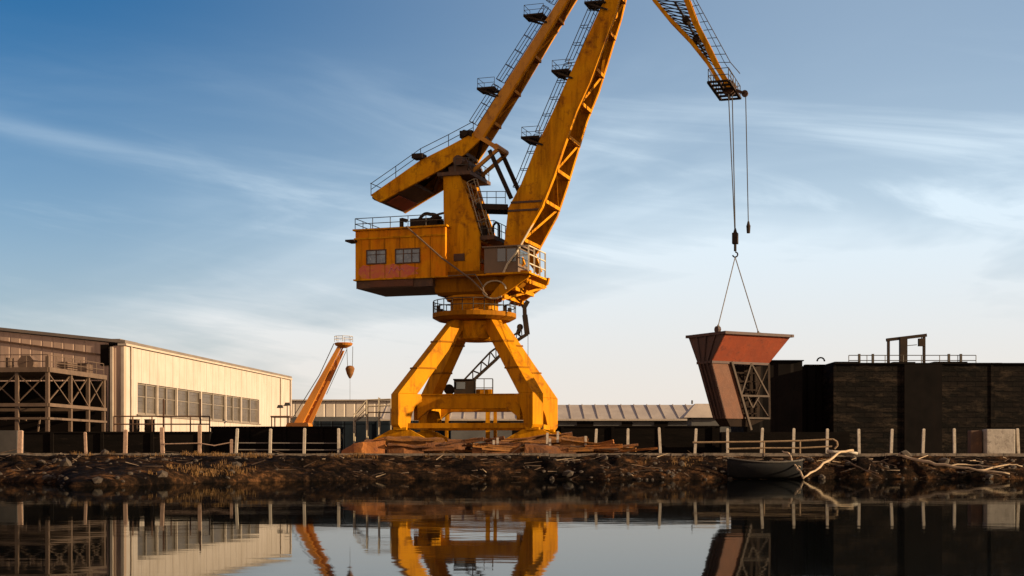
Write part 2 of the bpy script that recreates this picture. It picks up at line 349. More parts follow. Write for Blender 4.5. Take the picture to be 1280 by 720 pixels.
def bankmat():
    m = bpy.data.materials.new('bank_earth'); m.use_nodes = True; t = m.node_tree; b = t.nodes['Principled BSDF']; b.inputs['Roughness'].default_value = .95
    b.inputs['Specular IOR Level'].default_value = .03
    g = t.nodes.new('ShaderNodeNewGeometry')
    def nz(s, d, r): 
        n = t.nodes.new('ShaderNodeTexNoise'); n.inputs['Scale'].default_value = s; n.inputs['Detail'].default_value = d; n.inputs['Roughness'].default_value = r
        t.links.new(g.outputs['Position'], n.inputs['Vector']); return n.outputs['Fac']
    r = t.nodes.new('ShaderNodeValToRGB'); t.links.new(nz(1.6, 9, .72), r.inputs[0])
    e = r.color_ramp.elements; e[0].position = .40; e[0].color = (.005, .0035, .0025, 1); e[1].position = .72; e[1].color = (.10, .052, .025, 1)
    x = e.new(.52); x.color = (.014, .0085, .0055, 1)
    lo = nz(.35, 4, .55); mr = t.nodes.new('ShaderNodeMapRange'); t.links.new(lo, mr.inputs[0]); mr.inputs[1].default_value = .47; mr.inputs[2].default_value = .6
    x2 = t.nodes.new('ShaderNodeMix'); x2.data_type = 'RGBA'; x2.blend_type = 'MULTIPLY'; x2.inputs[0].default_value = 1; t.links.new(r.outputs[0], x2.inputs[6])
    dry = t.nodes.new('ShaderNodeMix'); dry.data_type = 'RGBA'; t.links.new(mr.outputs[0], dry.inputs[0]); dry.inputs[6].default_value = (.5, .5, .55, 1); dry.inputs[7].default_value = (2.2, 1.9, 1.5, 1)
    t.links.new(dry.outputs[2], x2.inputs[7]); t.links.new(x2.outputs[2], b.inputs['Base Color'])
    bp = t.nodes.new('ShaderNodeBump'); bp.inputs['Distance'].default_value = .5; bp.inputs['Strength'].default_value = .9
    t.links.new(nz(4.5, 8, .7), bp.inputs['Height']); t.links.new(bp.outputs[0], b.inputs['Normal'])
    return m
EARTH = bankmat()
mb = MB(); xs = [-38 + .16 * i for i in range(476)]; ys = [50 + .22 * i for i in range(134)] + [EDGE + .02]
for y in ys:
    for x in xs: mb.v.append(V((x, y, bank_h(x, y))))
nx = len(xs)
for j in range(len(ys) - 1):
    for i in range(nx - 1): mb.f.append([j * nx + i, j * nx + i + 1, (j + 1) * nx + i + 1, (j + 1) * nx + i])
tag(mb.build('bank', EARTH, smooth=True), kind='structure')
mb = MB()
for xa, xb in ((-900, -38), (38.1, 900)):      # plain slope beyond the frame
    mb.hexa([(xa, 74, -1.5), (xb, 74, -1.5), (xb, EDGE, -1.5), (xa, EDGE, -1.5), (xa, 78, -.4), (xb, 78, -.4), (xb, EDGE, LAND - .06), (xa, EDGE, LAND - .06)])
tag(mb.build('shore', EARTH), kind='structure')
GRND = mat('ground_dirt', (.075, .055, .04), (.05, .038, .03), rough=.95, scale=.6)
tag(MB().poly([(-900, EDGE, LAND), (900, EDGE, LAND), (900, 2500, LAND), (-900, 2500, LAND)]).build('ground', GRND), kind='structure')
kb = MB(); x = -38.0
while x < 38:
    ln = random.uniform(1.6, 3.4)
    kb.box(x, x + ln - .03, EDGE - .22 + random.uniform(-.03, .03), EDGE + .3, LAND - .16 + random.uniform(-.02, .02), LAND + .03 + random.uniform(-.025, .015)); x += ln
tag(kb.build('kerb', KERB), kind='structure')

# ================================================================== PORTAL CRANE
YC = 89.0; XC = xat(593, YC)
crane = thing('portal_crane', 'tall yellow harbour crane on a four legged portal with its jib holding the rusty hopper', 'crane', (XC, YC, LAND))
PSI = R(18)
cu = V((math.cos(PSI), -math.sin(PSI), 0)); cv = V((math.sin(PSI), math.cos(PSI), 0)); CC = V((XC, YC, 0))
def U(u, v, z): return CC + cu * u + cv * v + V((0, 0, z))
def uz(px, py, v):
    r = V(((px - 640) / F, 1, (HZ - py) / F)); o = V((0, 0, CAMZ))
    s = (v - (V((o.x, o.y, 0)) - CC).dot(cv)) / V((r.x, r.y, 0)).dot(cv)
    p = o + r * s; return (p - CC).dot(cu), p.z
def UP(px, py, v, vv=None):
    u, z = uz(px, py, v); return U(u, v if vv is None else vv, z)

# ---- portal: yaw 8 degrees clockwise
PH = R(8)
pa = V((math.cos(PH), -math.sin(PH), 0)); pb = V((math.sin(PH), math.cos(PH), 0))
def P(a, b, z): return CC + pa * a + pb * b + V((0, 0, z))
PA = 4.0; ZK = 5.0; ZB = 2.95; ZT = zat(402, 89)
PCC = CC + V((.2, 0, 0))
def P(a, b, z): return PCC + pa * a + pb * b + V((0, 0, z))
g = V((0, 0, 1)); TW_ = .38
for sa, sb in ((-1, -1), (1, -1), (1, 1), (-1, 1)):
    rad = (pa * sa + pb * sb).normalized(); tan = V((-rad.y, rad.x, 0)); RB0 = PA * math.sqrt(2)
    def ring(r0, r1, wd, z): return [PCC + rad * r0 - tan * wd + g * z, PCC + rad * r1 - tan * wd + g * z, PCC + rad * r1 + tan * wd + g * z, PCC + rad * r0 + tan * wd + g * z]
    lg = MB()
    lg.loft([ring(.85, 1.95, TW_, ZT), ring(RB0 - .95, RB0 + .45, TW_, ZK)])
    lg.loft([ring(RB0 - 1.7, RB0 + .47, TW_ + .02, ZK - .004), ring(RB0 - 1.65, RB0 + .47, TW_ + .02, ZK - .14), ring(RB0 - .75, RB0 + .47, TW_ + .02, ZK - .8), ring(RB0 - .55, RB0 + .47, TW_ + .02, ZK - 1.2), ring(RB0 - .38, RB0 + .47, TW_ + .02, ZB + .18), ring(RB0 - .2, RB0 + .3, TW_, ZB - .05)])
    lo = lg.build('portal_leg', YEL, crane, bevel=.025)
    for t in (.3, .66):
        lerp_ = lambda a_, b_: a_ + (b_ - a_) * t
        fj = MB(); r0_, r1_, z_ = lerp_(.85, RB0 - .95), lerp_(1.95, RB0 + .45), lerp_(ZT, ZK)
        fj.loft([ring(r0_ - .05, r1_ + .05, TW_ + .04, z_ + .05), ring(r0_ - .01, r1_ + .09, TW_ + .04, z_ - .05)]); fj.build('flange_joint', SLW, lo)
    base = PCC + rad * RB0
    bo = MB(); along = pa
    bo.hexa([base + along * a + pb * b + g * z for z, k in ((ZB - .72, 1.7), (ZB - .12, .6)) for a, b in ((-k, -.28), (k, -.28), (k, .28), (-k, .28))])
    bo.obox(base + g * (ZB - .06), pa, .4, pb, .4, g, .08)
    bog = bo.build('bogie', YEL2, crane)
    for k in (-1.25, -.42, .42, 1.25):
        c = base + along * k + g * (LAND + .36); wh = MB(); wh.tube(c - pb * .14, c + pb * .14, .33, 16); wh.build('wheel', DKS, bog)
IN = PA - .85
for (a0, b0, a1, b1) in ((-1, -1, 1, -1), (1, -1, 1, 1), (1, 1, -1, 1), (-1, 1, -1, -1)):
    p = P(a0 * IN, b0 * IN, 0); q = P(a1 * IN, b1 * IN, 0); d = (q - p).normalized(); nrm = V((d.y, -d.x, 0)) * .26
    tb = MB(); ps = []
    for t, zl in ((0, ZK - 1.6), (.035, ZK - 1.35), (.11, ZK - .98), (.15, ZK - .9), (.85, ZK - .9), (.89, ZK - .98), (.965, ZK - 1.35), (1, ZK - 1.6)): ps.append((p.lerp(q, t), zl))
    near = [c + nrm + V((0, 0, zl)) for c, zl in ps] + [q + nrm + V((0, 0, ZK - .06)), p + nrm + V((0, 0, ZK - .06))]
    tb.prism(near, [v - nrm * 2 for v in near]); tbo = tb.build('tie_beam', YEL, crane, bevel=.02)
    fl = MB(); fl.beam(p + V((0, 0, ZK - .03)) + d * .35, q + V((0, 0, ZK - .03)) - d * .35, .66, .05); fl.build('flange', YEL, tbo)
    sb = MB(); sb.beam(P(a0 * PA, b0 * PA, ZB + .12) + d * .3, P(a1 * PA, b1 * PA, ZB + .12) - d * .3, .26, .3); sb.build('sill_beam', YEL, crane)
hub = MB()
ZPL = zat(403, 89)
hub.lathe(PCC, [(.95, zat(427, 89)), (1.2, zat(424.5, 89)), (1.35, zat(415, 89)), (1.5, ZPL - .02)], 24)
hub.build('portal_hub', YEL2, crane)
# ---- round platform
pf = MB(); pf.lathe(CC, [(1.3, ZPL), (2.25, ZPL + .05), (2.62, ZPL + .25), (2.62, ZPL + .52), (1.2, ZPL + .54)], 40)
plat = pf.build('turntable_platform', SLW, crane)  # browner than the crane paint, carrying the shade of its underside
rl = MB(); ang = [V((math.cos(t * math.pi / 12), math.sin(t * math.pi / 12), 0)) * 2.58 + CC + V((0, 0, ZPL + .53)) for t in range(24)]
railing(rl, ang, .75, .6, .03, close=True); rl.build('railing', RAILM, plat)
for t in (2.5, 2.75, 3.0, 3.4, 5.7, 6.0): MB().box(*(lambda c: (c.x - .12, c.x + .12, c.y - .12, c.y + .12, ZPL + .54, ZPL + .54 + .3 + .35 * (t % .5)))(CC + V((math.cos(t), math.sin(t), 0)) * 2.3)).build('equipment_box', DKS, plat)
dr = MB(); z0 = ZPL + .54; z1 = zat(372, 89)
dr.lathe(CC, [(1.65, z0), (1.65, z0 + .12), (1.5, z0 + .14), (1.5, z0 + .75), (1.72, z0 + .78), (1.72, z0 + .95), (1.5, z0 + .97), (1.5, z1 - .14), (1.78, z1 - .12), (1.78, z1)], 40)
dr.build('slewing_drum', YEL, crane, smooth=False)
# ---- slewing frame under house
sf = MB()
za = z1 + .003; zb = zat(344, 89)
sf.loft([[U(-1.85, -1.5, za), U(1.85, -1.5, za), U(1.85, 1.5, za), U(-1.85, 1.5, za)], [U(-1.95, -1.75, za + .18), U(2.1, -1.75, za + .18), U(2.1, 1.75, za + .18), U(-1.95, 1.75, za + .18)],
         [U(-2.05, -2.0, zb), U(3.4, -2.0, zb), U(3.4, 2.0, zb), U(-2.05, 2.0, zb)]])
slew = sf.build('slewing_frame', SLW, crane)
fb = MB()
for v in (-1.95, 1.95):
    fb.prism([UP(662, 346, -1.95, v - .14), UP(664, 338, -1.95, v - .14), UP(640, 338, -1.95, v - .14), UP(612, 372, -1.95, v - .14), UP(622, 374, -1.95, v - .14)],
             [UP(662, 346, -1.95, v + .14), UP(664, 338, -1.95, v + .14), UP(640, 338, -1.95, v + .14), UP(612, 372, -1.95, v + .14), UP(622, 374, -1.95, v + .14)])
for t in (.15, .5, .85):
    a = UP(662, 346, -1.95, -1.9).lerp(UP(622, 374, -1.95, -1.9), t); fb.beam(a, a + cv * 3.8, .25, .25)
fb.beam(UP(660, 350, -1.95, -1.8), UP(626, 374, -1.95, 1.8), .14); fb.beam(UP(660, 350, -1.95, 1.8), UP(626, 374, -1.95, -1.8), .14)
fb.build('boom_foot_bracket', YEL, slew)
lp = MB()      # loop of pipe below the cab
c0 = uz(618, 362, -2.1)
lp.path([U(c0[0] + .75 * math.cos(t / 14 * 2 * math.pi), -2.12, c0[1] + .55 * math.sin(t / 14 * 2 * math.pi)) for t in range(13)], .05); lp.build('hose_loop', CABL, slew)

# ---- machine house
HV = 2.4
uL, zTop = uz(444, 289, -HV); uR, _ = uz(557, 285, -HV); _, zFl = uz(444, 350, -HV); _, zBt = uz(444, 361, -HV)
hb = MB()
ch = .0
hb.hexa([U(uL, -HV, zFl), U(uR, -HV, zFl), U(uR, HV, zFl), U(uL, HV, zFl), U(uL, -HV, zTop), U(uR, -HV, zTop), U(uR, HV, zTop), U(uL, HV, zTop)])
house = hb.build('machine_house', YELH, crane, bevel=.04)
b2 = MB(); b2.hexa([U(uL + .05, -HV + .06, zBt), U(-1.9, -HV + .06, zBt - .0), U(-1.9, HV - .06, zBt), U(uL + .05, HV - .06, zBt), U(uL + .05, -HV + .06, zFl - .06), U(-1.9, -HV + .06, zFl - .06), U(-1.9, HV - .06, zFl - .06), U(uL + .05, HV - .06, zFl - .06)])
b2.build('house_underframe', RSTL, house)  # underside shade put into the colour: dark brown in place of house paint
b3 = MB(); b3.hexa([U(uL - .1, -HV - .09, zFl - .06), U(2.2, -HV - .09, zFl - .06), U(2.2, HV + .09, zFl - .06), U(uL - .1, HV + .09, zFl - .06), U(uL - .1, -HV - .09, zFl + .03), U(2.2, -HV - .09, zFl + .03), U(2.2, HV + .09, zFl + .03), U(uL - .1, HV + .09, zFl + .03)])
b3.build('floor_ledge', YEL2, house)
b4 = MB(); zt = zTop
b4.hexa([U(uL - .12, -HV - .14, zt), U(uR + .12, -HV - .14, zt), U(uR + .12, HV + .14, zt), U(uL - .12, HV + .14, zt), U(uL - .12, -HV - .14, zt + .1), U(uR + .12, -HV - .14, zt + .1), U(uR + .12, HV + .14, zt + .1), U(uL - .12, HV + .14, zt + .1)])
zl = uz(444, 299, -HV)[1]
b4.hexa([U(uL - .06, -HV - .07, zl - .05), U(uR, -HV - .07, zl - .05), U(uR, -HV + .02, zl - .05), U(uL - .06, -HV + .02, zl - .05), U(uL - .06, -HV - .07, zl + .05), U(uR, -HV - .07, zl + .05), U(uR, -HV + .02, zl + .05), U(uL - .06, -HV + .02, zl + .05)])
roofp = b4.build('roof', YEL2, house)
rr = MB(); zr = zt + .1
railing(rr, [U(uR - .1, -HV, zr), U(uL, -HV, zr), U(uL, HV, zr), U(uR - .1, HV, zr)], .68, 1.3, .026); rr.build('railing', RAILM, roofp)
def arc_pipe(px0, py0, px1, py1, v, r, hgt):
    mb_ = MB()
    a = UP(px0, py0, v); b = UP(px1, py1, v); pts = [a.lerp(b, t / 10) + V((0, 0, hgt * math.sin(math.pi * t / 10))) for t in range(11)]
    mb_.path(pts, r, 8); mb_.build('roof_pipe', DKS, roofp)
arc_pipe(519, 284, 538, 268, -.8, .11, .35); arc_pipe(538, 268, 556, 283, -.8, .11, .25); arc_pipe(527, 284, 556, 266, -1.5, .07, .2); arc_pipe(535, 284, 552, 272, -1.9, .06, .3)
vt = MB(); p0 = UP(502, 276, -2.2); vt.tube(V((p0.x, p0.y, zr - .02)), p0 + V((0, 0, .15)), .13, 10); vt.tube(p0 + V((0, 0, .08)), p0 + cu * .35 + V((0, 0, -.02)), .12, 10)
p0 = UP(535, 280, -.5); vt.obox(p0, cu, .9, cv, .8, V((0, 0, 1)), .25)
vt.build('roof_vent', DKS, roofp)
st = MB(); p0 = UP(441, 302, -HV); st.obox(p0, cu, .3, cv, .5, V((0, 0, 1)), .06); st.build('end_step', DKS, house)
def hwin(px0, py0, px1, py1, nm):
    u0, zA = uz(px0, py0, -HV); u1, _ = uz(px1, py0, -HV); _, zB = uz((px0 + px1) / 2, py1, -HV)
    wf = MB(); y0, y1 = -HV - .05, -HV - .004
    def slab(a, b, c, d, ya=y0, yb=y1): return [U(a, ya, c), U(b, ya, c), U(b, yb, c), U(a, yb, c), U(a, ya, d), U(b, ya, d), U(b, yb, d), U(a, yb, d)]
    for s in (slab(u0, u1, zA, zA + .07), slab(u0, u1, zB - .07, zB), slab(u0, u0 + .07, zB, zA), slab(u1 - .07, u1, zB, zA)): wf.hexa(s)
    for k in range(1, nm):
        c = u0 + (u1 - u0) * k / nm; wf.hexa(slab(c - .03, c + .03, zB, zA, -HV - .045, y1))
    wf.hexa(slab(u0, u1, (zA + zB) / 2 + .12, (zA + zB) / 2 + .16, -HV - .04, y1))
    fr = wf.build('window', RSTL, house)
    g = MB(); g.hexa(slab(u0 + .03, u1 - .03, zB + .01, zA - .01, -HV - .02, y1)); g.build('pane', GLS, fr)
hwin(458, 314, 483, 329, 2); hwin(494, 312.5, 525.5, 328, 3)
sm = MB()
for k in range(1, 6):
    u_ = uL + (uR - uL) * k / 6; sm.hexa([U(u_ + a_, v_, z_) for z_ in (zFl + .04, zl - .06) for a_, v_ in ((-.02, -HV - .014), (.02, -HV - .014), (.02, -HV - .001), (-.02, -HV - .001))])
sm.build('plate_seams', SLW, house)
# red spray-paint patch with a pink scrawl
gm = MB(); gv = -HV - .006
pts = [(449, 336), (454, 331.5), (463, 333), (472, 330), (483, 331.5), (492, 329.5), (499, 332.5), (506, 330), (515, 333), (524, 334.5), (519, 338), (523, 342), (511, 344), (507, 347.5), (494, 346), (486, 348.8), (474, 347), (462, 348.8), (452, 347.5), (447.5, 342)]
gm.poly([UP(a, b, gv) for a, b in pts]); gr_ = gm.build('graffiti_patch', GRAF, house)
gs = MB(); gp = [(486, 342), (489, 334), (492, 339), (496, 333.5), (499, 338), (503, 335), (505, 339)]
gs.path([UP(a, b, gv - .012) for a, b in gp], .022, 4); gs.build('scrawl', GRAF2, gr_)
ds = MB(); ds.hexa([U(uL + 1.0, -HV - .012, zBt + .05), U(uL + 3.9, -HV - .012, zBt + .05), U(uL + 3.9, -HV + .05, zBt + .05), U(uL + 1.0, -HV + .05, zBt + .05), U(uL + 1.0, -HV - .012, zFl - .08), U(uL + 3.9, -HV - .012, zFl - .08), U(uL + 3.9, -HV + .05, zFl - .08), U(uL + 1.0, -HV + .05, zFl - .08)])
ds.build('skirt_panel', HOPO, house)
cp = MB(); cp.path([UP(508, 283, -HV - .2), UP(553, 323, -HV - .2), UP(589, 349, -HV - .2), UP(609, 369, -HV - .1)], .055, 6)
cp.path([UP(560, 345, -HV - .15), UP(594, 343, -HV - .15), UP(602, 355, -HV - .15), UP(606, 368, -HV - .1)], .04, 6)
cp.build('cable_run', CABM, house)

# ---- tower
TW = 1.6
tw = MB()
prof = [(556, 372 - 8), (555, 218), (575, 218), (588, 255), (600, 292), (601, 364)]
for v in (-TW, TW):
    tw.prism([UP(a, b, -TW, v - .12) for a, b in prof], [UP(a, b, -TW, v + .12) for a, b in prof])
# back plate on the house side
u0, zz0 = uz(556, 364, -TW); _, zz1 = uz(555, 218, -TW)
tw.hexa([U(u0 + .05, -TW + .12, zz0), U(u0 + .2, -TW + .12, zz0), U(u0 + .2, TW - .12, zz0), U(u0 + .05, TW - .12, zz0), U(u0 + .05, -TW + .12, zz1), U(u0 + .2, -TW + .12, zz1), U(u0 + .2, TW - .12, zz1), U(u0 + .05, TW - .12, zz1)])
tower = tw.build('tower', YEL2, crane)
tl = MB()
for a, b in ((577, 226), (583, 243), (589, 261), (595, 280), (600, 300), (600, 325)):
    p = UP(a - 2, b, -TW, -TW + .1); q = p + cv * (2 * TW - .2); tl.beam(p, q, .22, .22)
for (a, b), (c, d) in (((577, 226), (589, 261)), ((589, 261), (600, 300))):
    tl.beam(UP(a - 2, b, -TW, -TW + .15), UP(c - 2, d, -TW, TW - .15), .16); tl.beam(UP(c - 2, d, -TW, -TW + .15), UP(a - 2, b, -TW, TW - .15), .16)
tl.build('cross_bracing', YEL, tower)
ld = MB(); ladder(ld, UP(602, 300, -TW, -.9), UP(581, 226, -TW, -.9), cv, .6, .03, .4, cage=cu * .55 + V((0, 0, .2))); ld.build('ladder', CABL, tower)
tp = MB()
def cplate(px0, px1, py, vref, va, vb, th, m=tp):
    a, z = uz(px0, py, vref); b, _ = uz(px1, py, vref); m.hexa([U(a, va, z - th), U(b, va, z - th), U(b, vb, z - th), U(a, vb, z - th), U(a, va, z), U(b, va, z), U(b, vb, z), U(a, vb, z)])
    return a, b, z
a, b, z = cplate(549, 590, 217, -TW, -TW - .35, TW + .35, .22)
cplate(560, 583, 208, -TW, -TW + .1, TW - .1, .45)
head = tp.build('tower_head', RSTL, tower)
hr = MB(); railing(hr, [U(b - .1, -TW - .3, z), U(b - .1, TW + .3, z)], .8, .8, .026); railing(hr, [U(b - .1, -TW - .3, z), U(b - 1.0, -TW - .3, z)], .8, .8, .026); hr.build('railing', RAILM, head)
pv = MB(); pvu, pvz = uz(577, 203, -1.2); pv.tube(U(pvu, -1.9, pvz), U(pvu, 1.9, pvz), .32, 14)
for v in (-1.25, 1.25): pv.prism([U(pvu - .9, v - .1, z - .05), U(pvu + .8, v - .1, z - .05), U(pvu + .3, v - .1, pvz + .25), U(pvu - .3, v - .1, pvz + .25)], [U(pvu - .9, v + .1, z - .05), U(pvu + .8, v + .1, z - .05), U(pvu + .3, v + .1, pvz + .25), U(pvu - .3, v + .1, pvz + .25)])
pv.build('pivot_bearing', RSTL, tower)
# lower landing of the tower with ring of equipment
lw = MB(); a, b, z = cplate(596, 628, 300, 0, -1.6, 1.6, .25, lw); land_ = lw.build('landing', RSTL, tower)
lr = MB(); railing(lr, [U(a + .1, -1.5, z), U(b - .05, -1.5, z), U(b - .05, 1.5, z)], .9, .7, .026); lr.build('railing', RAILM, land_)
le = MB(); le.tube(U(b - .9, -.9, z), U(b - .9, -.9, z + .7), .22, 10); le.path([U(b - .5, -.3, z), U(b - .5, -.3, z + .8), U(b - .3, -.3, z + 1.0), U(b - .1, -.3, z + .8), U(b - .1, -.3, z)], .07, 6); le.build('winch_gear', DKS, land_)
mk = MB(); mk.obox(U(uz(575, 322, -TW)[0], -TW - .16, uz(575, 322, -TW)[1]), cu, .35, cv, .03, V((0, 0, 1)), .22); mk.build('inspection_hatch', RSTL, tower)

# ---- cab
cb = MB(); ca, cz0 = uz(605, 342, -2.5); cbu, cz1 = uz(648, 308, -2.5)
cb.hexa([U(ca, -2.5, cz0), U(cbu, -2.5, cz0), U(cbu, -.2, cz0), U(ca, -.2, cz0), U(ca, -2.5, cz1), U(cbu, -2.5, cz1), U(cbu, -.2, cz1), U(ca, -.2, cz1)])
cab = cb.build('cab', CABM, crane, bevel=.04)
def facew(px0, px1, py0, py1, v, name, m, par, th=.03):
    u0, zA = uz(px0, py0, v); u1, _ = uz(px1, py0, v); _, zB = uz(px0, py1, v)
    x = MB(); x.hexa([U(u0, v - th, zB), U(u1, v - th, zB), U(u1, v - .003, zB), U(u0, v - .003, zB), U(u0, v - th, zA), U(u1, v - th, zA), U(u1, v - .003, zA), U(u0, v - .003, zA)]); return x.build(name, m, par)
facew(622, 632, 311, 327, -2.5, 'window', GLC, cab); facew(634, 645, 311, 327, -2.5, 'window', GLC, cab)
ew = MB(); ew.hexa([U(cbu + .003, -2.3, cz0 + .55), U(cbu + .04, -2.3, cz0 + .55), U(cbu + .04, -.5, cz0 + .55), U(cbu + .003, -.5, cz0 + .55), U(cbu + .003, -2.3, cz1 - .15), U(cbu + .04, -2.3, cz1 - .15), U(cbu + .04, -.5, cz1 - .15), U(cbu + .003, -.5, cz1 - .15)]); ew.build('front_window', GLC, cab)
cr = MB(); cr.hexa([U(ca - .1, -2.6, cz1 + .002), U(cbu + .2, -2.6, cz1 + .002), U(cbu + .2, -.1, cz1 + .002), U(ca - .1, -.1, cz1 + .002), U(ca - .1, -2.6, cz1 + .09), U(cbu + .2, -2.6, cz1 + .09), U(cbu + .2, -.1, cz1 + .09), U(ca - .1, -.1, cz1 + .09)]); cr.build('cab_roof', CABM, cab)
cf = MB(); e1 = cbu + .75
cf.hexa([U(ca + .2, -2.75, cz0 - .12), U(e1, -2.75, cz0 - .12), U(e1, .9, cz0 - .12), U(ca + .2, .9, cz0 - .12), U(ca + .2, -2.75, cz0 - .01), U(e1, -2.75, cz0 - .01), U(e1, .9, cz0 - .01), U(ca + .2, .9, cz0 - .01)]); balc = cf.build('cab_balcony', YEL2, cab)
cg = MB()
for v in (-2.65, -1.5, -.35, .8): cg.beam(U(e1 - .06, v, cz0), U(e1 - .06, v, cz1), .1)
for z in (cz0 + .5, cz0 + 1.05, cz1): cg.beam(U(e1 - .06, -2.65, z), U(e1 - .06, .8, z), .07)
cg.beam(U(cbu, -2.65, cz1), U(e1 - .06, -2.65, cz1), .08); cg.beam(U(cbu, -2.65, cz0 + 1.0), U(e1, -2.65, cz0 + 1.0), .06)
cg.build('balcony_frame', CABL, balc)
cd = MB(); cd.path([UP(667, 278, -1.6), UP(646, 315, -2.6), UP(634, 330, -2.7), UP(629, 341, -2.7)], .055); cd.build('cable', CABL, cab)

# ---- boom
def plates(name, m, rows, th=.22, parent=crane):
    """rows: (left px, right px, py, half width); near and far side plates"""
    L_, R_ = [], []
    for lx, ly, rx, ry, hv in rows: L_.append((*uz(lx, ly, -hv), hv)); R_.append((*uz(rx, ry, -hv), hv))
    o = MB()
    for s in (-1, 1):
        o.loft([[U(l[0], s * l[2], l[1]), U(r[0], s * r[2], r[1]), U(r[0], s * (r[2] - th), r[1]), U(l[0], s * (l[2] - th), l[1])] for l, r in zip(L_, R_)])
    return L_, R_, o
brow = [(650, 334, 656, 330, 1.85), (630, 307, 648, 307, 1.85), (635.5, 259.5, 676, 259, 1.72), (654, 225, 690.5, 222, 1.58), (670, 184, 703, 185, 1.48), (691, 140, 719, 140, 1.3), (707.5, 103, 736, 103, 1.15), (748, 15.6, 768, 16, .75), (791, -78, 797, -95, .55)]
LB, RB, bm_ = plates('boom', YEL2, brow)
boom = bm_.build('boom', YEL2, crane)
bk = MB()         # cover plate on the house side of the boom, set between the side plates
bk.loft([[U(l[0] + .06, -(l[2] - .23), l[1]), U(l[0] + .06, l[2] - .23, l[1]), U(l[0] + .16, l[2] - .23, l[1]), U(l[0] + .16, -(l[2] - .23), l[1])] for l in LB[1:]])
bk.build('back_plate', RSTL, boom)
fl = MB()         # bright flanges along the open edge
for s in (-1, 1):
    for a, b in zip(RB[1:], RB[2:]): fl.beam(U(a[0] + .03, s * (a[2] - .1), a[1]), U(b[0] + .03, s * (b[2] - .1), b[1]), .34, .12, up=cu)
fl.build('edge_flange', YEL, boom)
def samp(rows, py):        # (u, z, hv) on an edge at the height of a pixel row
    for a, b in zip(rows, rows[1:]):
        ya = HZ - (a[1] - CAMZ) * 20; yb = HZ - (b[1] - CAMZ) * 20
        if min(ya, yb) <= py <= max(ya, yb):
            t = (py - ya) / (yb - ya); return tuple(a[i] + (b[i] - a[i]) * t for i in range(3))
    return rows[-1]
lt = MB(); ylist = [308, 262, 225, 185, 145, 104, 60, 18, -30]
for i, y in enumerate(ylist):
    u, z, hv = samp(RB, y); lt.beam(U(u, -hv + .15, z), U(u, hv - .15, z), .3, .22)
    if i + 1 < len(ylist):
        u2, z2, h2 = samp(RB, ylist[i + 1]); s = 1 if i % 2 else -1
        lt.beam(U(u - .05, s * (hv - .2), z), U(u2 - .05, -s * (h2 - .2), z2), .17, .14)
lt.build('lattice', YEL, boom)
bp_ = MB()
for y in (184, 100, 16):       # dark rib bands along the side plate
    u, z, hv = samp(LB, y)
for y in (262, 272):
    l = samp(LB, y); r = samp(RB, y); bp_.beam(U(l[0], -l[2] - .03, l[1]), U(r[0], -r[2] - .03, r[1]), .06, .12)
bp_.build('weld_seam', RSTL, boom)
def perch(px0, px1, py, hv, name, parent, back):
    m = MB(); a, z = uz(px0, py, -hv); b, _ = uz(px1, py, -hv)
    for s in range(5):
        v = -hv - .3 + (hv + .5) * s / 4; m.beam(U(a, v, z), U(b, v, z), .1, .1)
    m.beam(U(a, -hv - .3, z), U(a, .2, z), .12, .14); m.beam(U((a + b) / 2, -hv - .3, z), U((a + b) / 2, .2, z), .2, .08)
    m.beam(U(a, -hv - .25, z), U(b + .15, -hv - .1, z - .5), .1); m.beam(U(a, .1, z), U(b + .15, .1, z - .5), .1)
    o = m.build(name, DKS, parent)
    r = MB(); railing(r, [U(b, -hv - .3, z), U(a, -hv - .3, z), U(a, .2, z)], .62, .9, .017); r.build('railing', RAILM, o)
    return U(a + .25, 0, z)
perch(654, 676, 173, 1.4, 'platform', boom, 0); perch(692, 713, 90, 1.1, 'platform', boom, 0); perch(733, 757, 5, .8, 'platform', boom, 0)
lb = MB()
for y0, y1 in ((238, 176), (172, 93), (89, 8), (4, -60)):
    l0 = samp(LB, y0); l1 = samp(LB, y1); ladder(lb, U(l0[0] - .35, -.4, l0[1]), U(l1[0] - .35, -.4, l1[1]), cv, .55, .028, .45, cage=-cu * .6)
lb.build('ladder', RAILM, boom)
# platform and luffing gear joining tower and boom
wk = MB()
for v in (-.9, .9): wk.beam(UP(602, 261, 0, v), UP(640, 262, 0, v), .2, .34)
for k in range(6): wk.beam(UP(604 + 6 * k, 260, 0, -.9), UP(604 + 6 * k, 260, 0, .9), .12)
luf = wk.build('luffing_rack', DKS, crane)
wr = MB(); railing(wr, [UP(604, 258, 0, -1.0), UP(638, 258, 0, -1.0)], .75, .6, .024); wr.build('railing', RAILM, luf)

# ---- counterweight lever and tie
lrow = [(463, 244, 474, 253, 2.15), (494, 222.5, 515, 231, 1.95), (525, 200.5, 552, 211.5, 1.75), (560, 183, 580, 193, 1.35), (591, 166.5, 603, 172, .8)]
LL, RL, lm = plates('lever', YEL2, lrow, .2)
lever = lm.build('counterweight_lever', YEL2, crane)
tpz = MB()
tpz.loft([[U(l[0] + .02, -(l[2] - .21), l[1] - .08), U(l[0] + .02, l[2] - .21, l[1] - .08), U(l[0] + .05, l[2] - .21, l[1] - .2), U(l[0] + .05, -(l[2] - .21), l[1] - .2)] for l in LL])
tpz.build('top_plate', RSTL, lever)
lc = MB()
for t in range(1, 5):
    r = RL[t]; lc.beam(U(r[0] - .1, -r[2] + .15, r[1] + .15), U(r[0] - .1, r[2] - .15, r[1] + .15), .22)
for t in range(1, 4):
    a, b = RL[t], RL[t + 1]; s = 1 if t % 2 else -1
    lc.beam(U(a[0], s * (a[2] - .2), a[1] + .2), U(b[0], -s * (b[2] - .2), b[1] + .2), .18)
lc.build('cross_bracing', RSTL, lever)
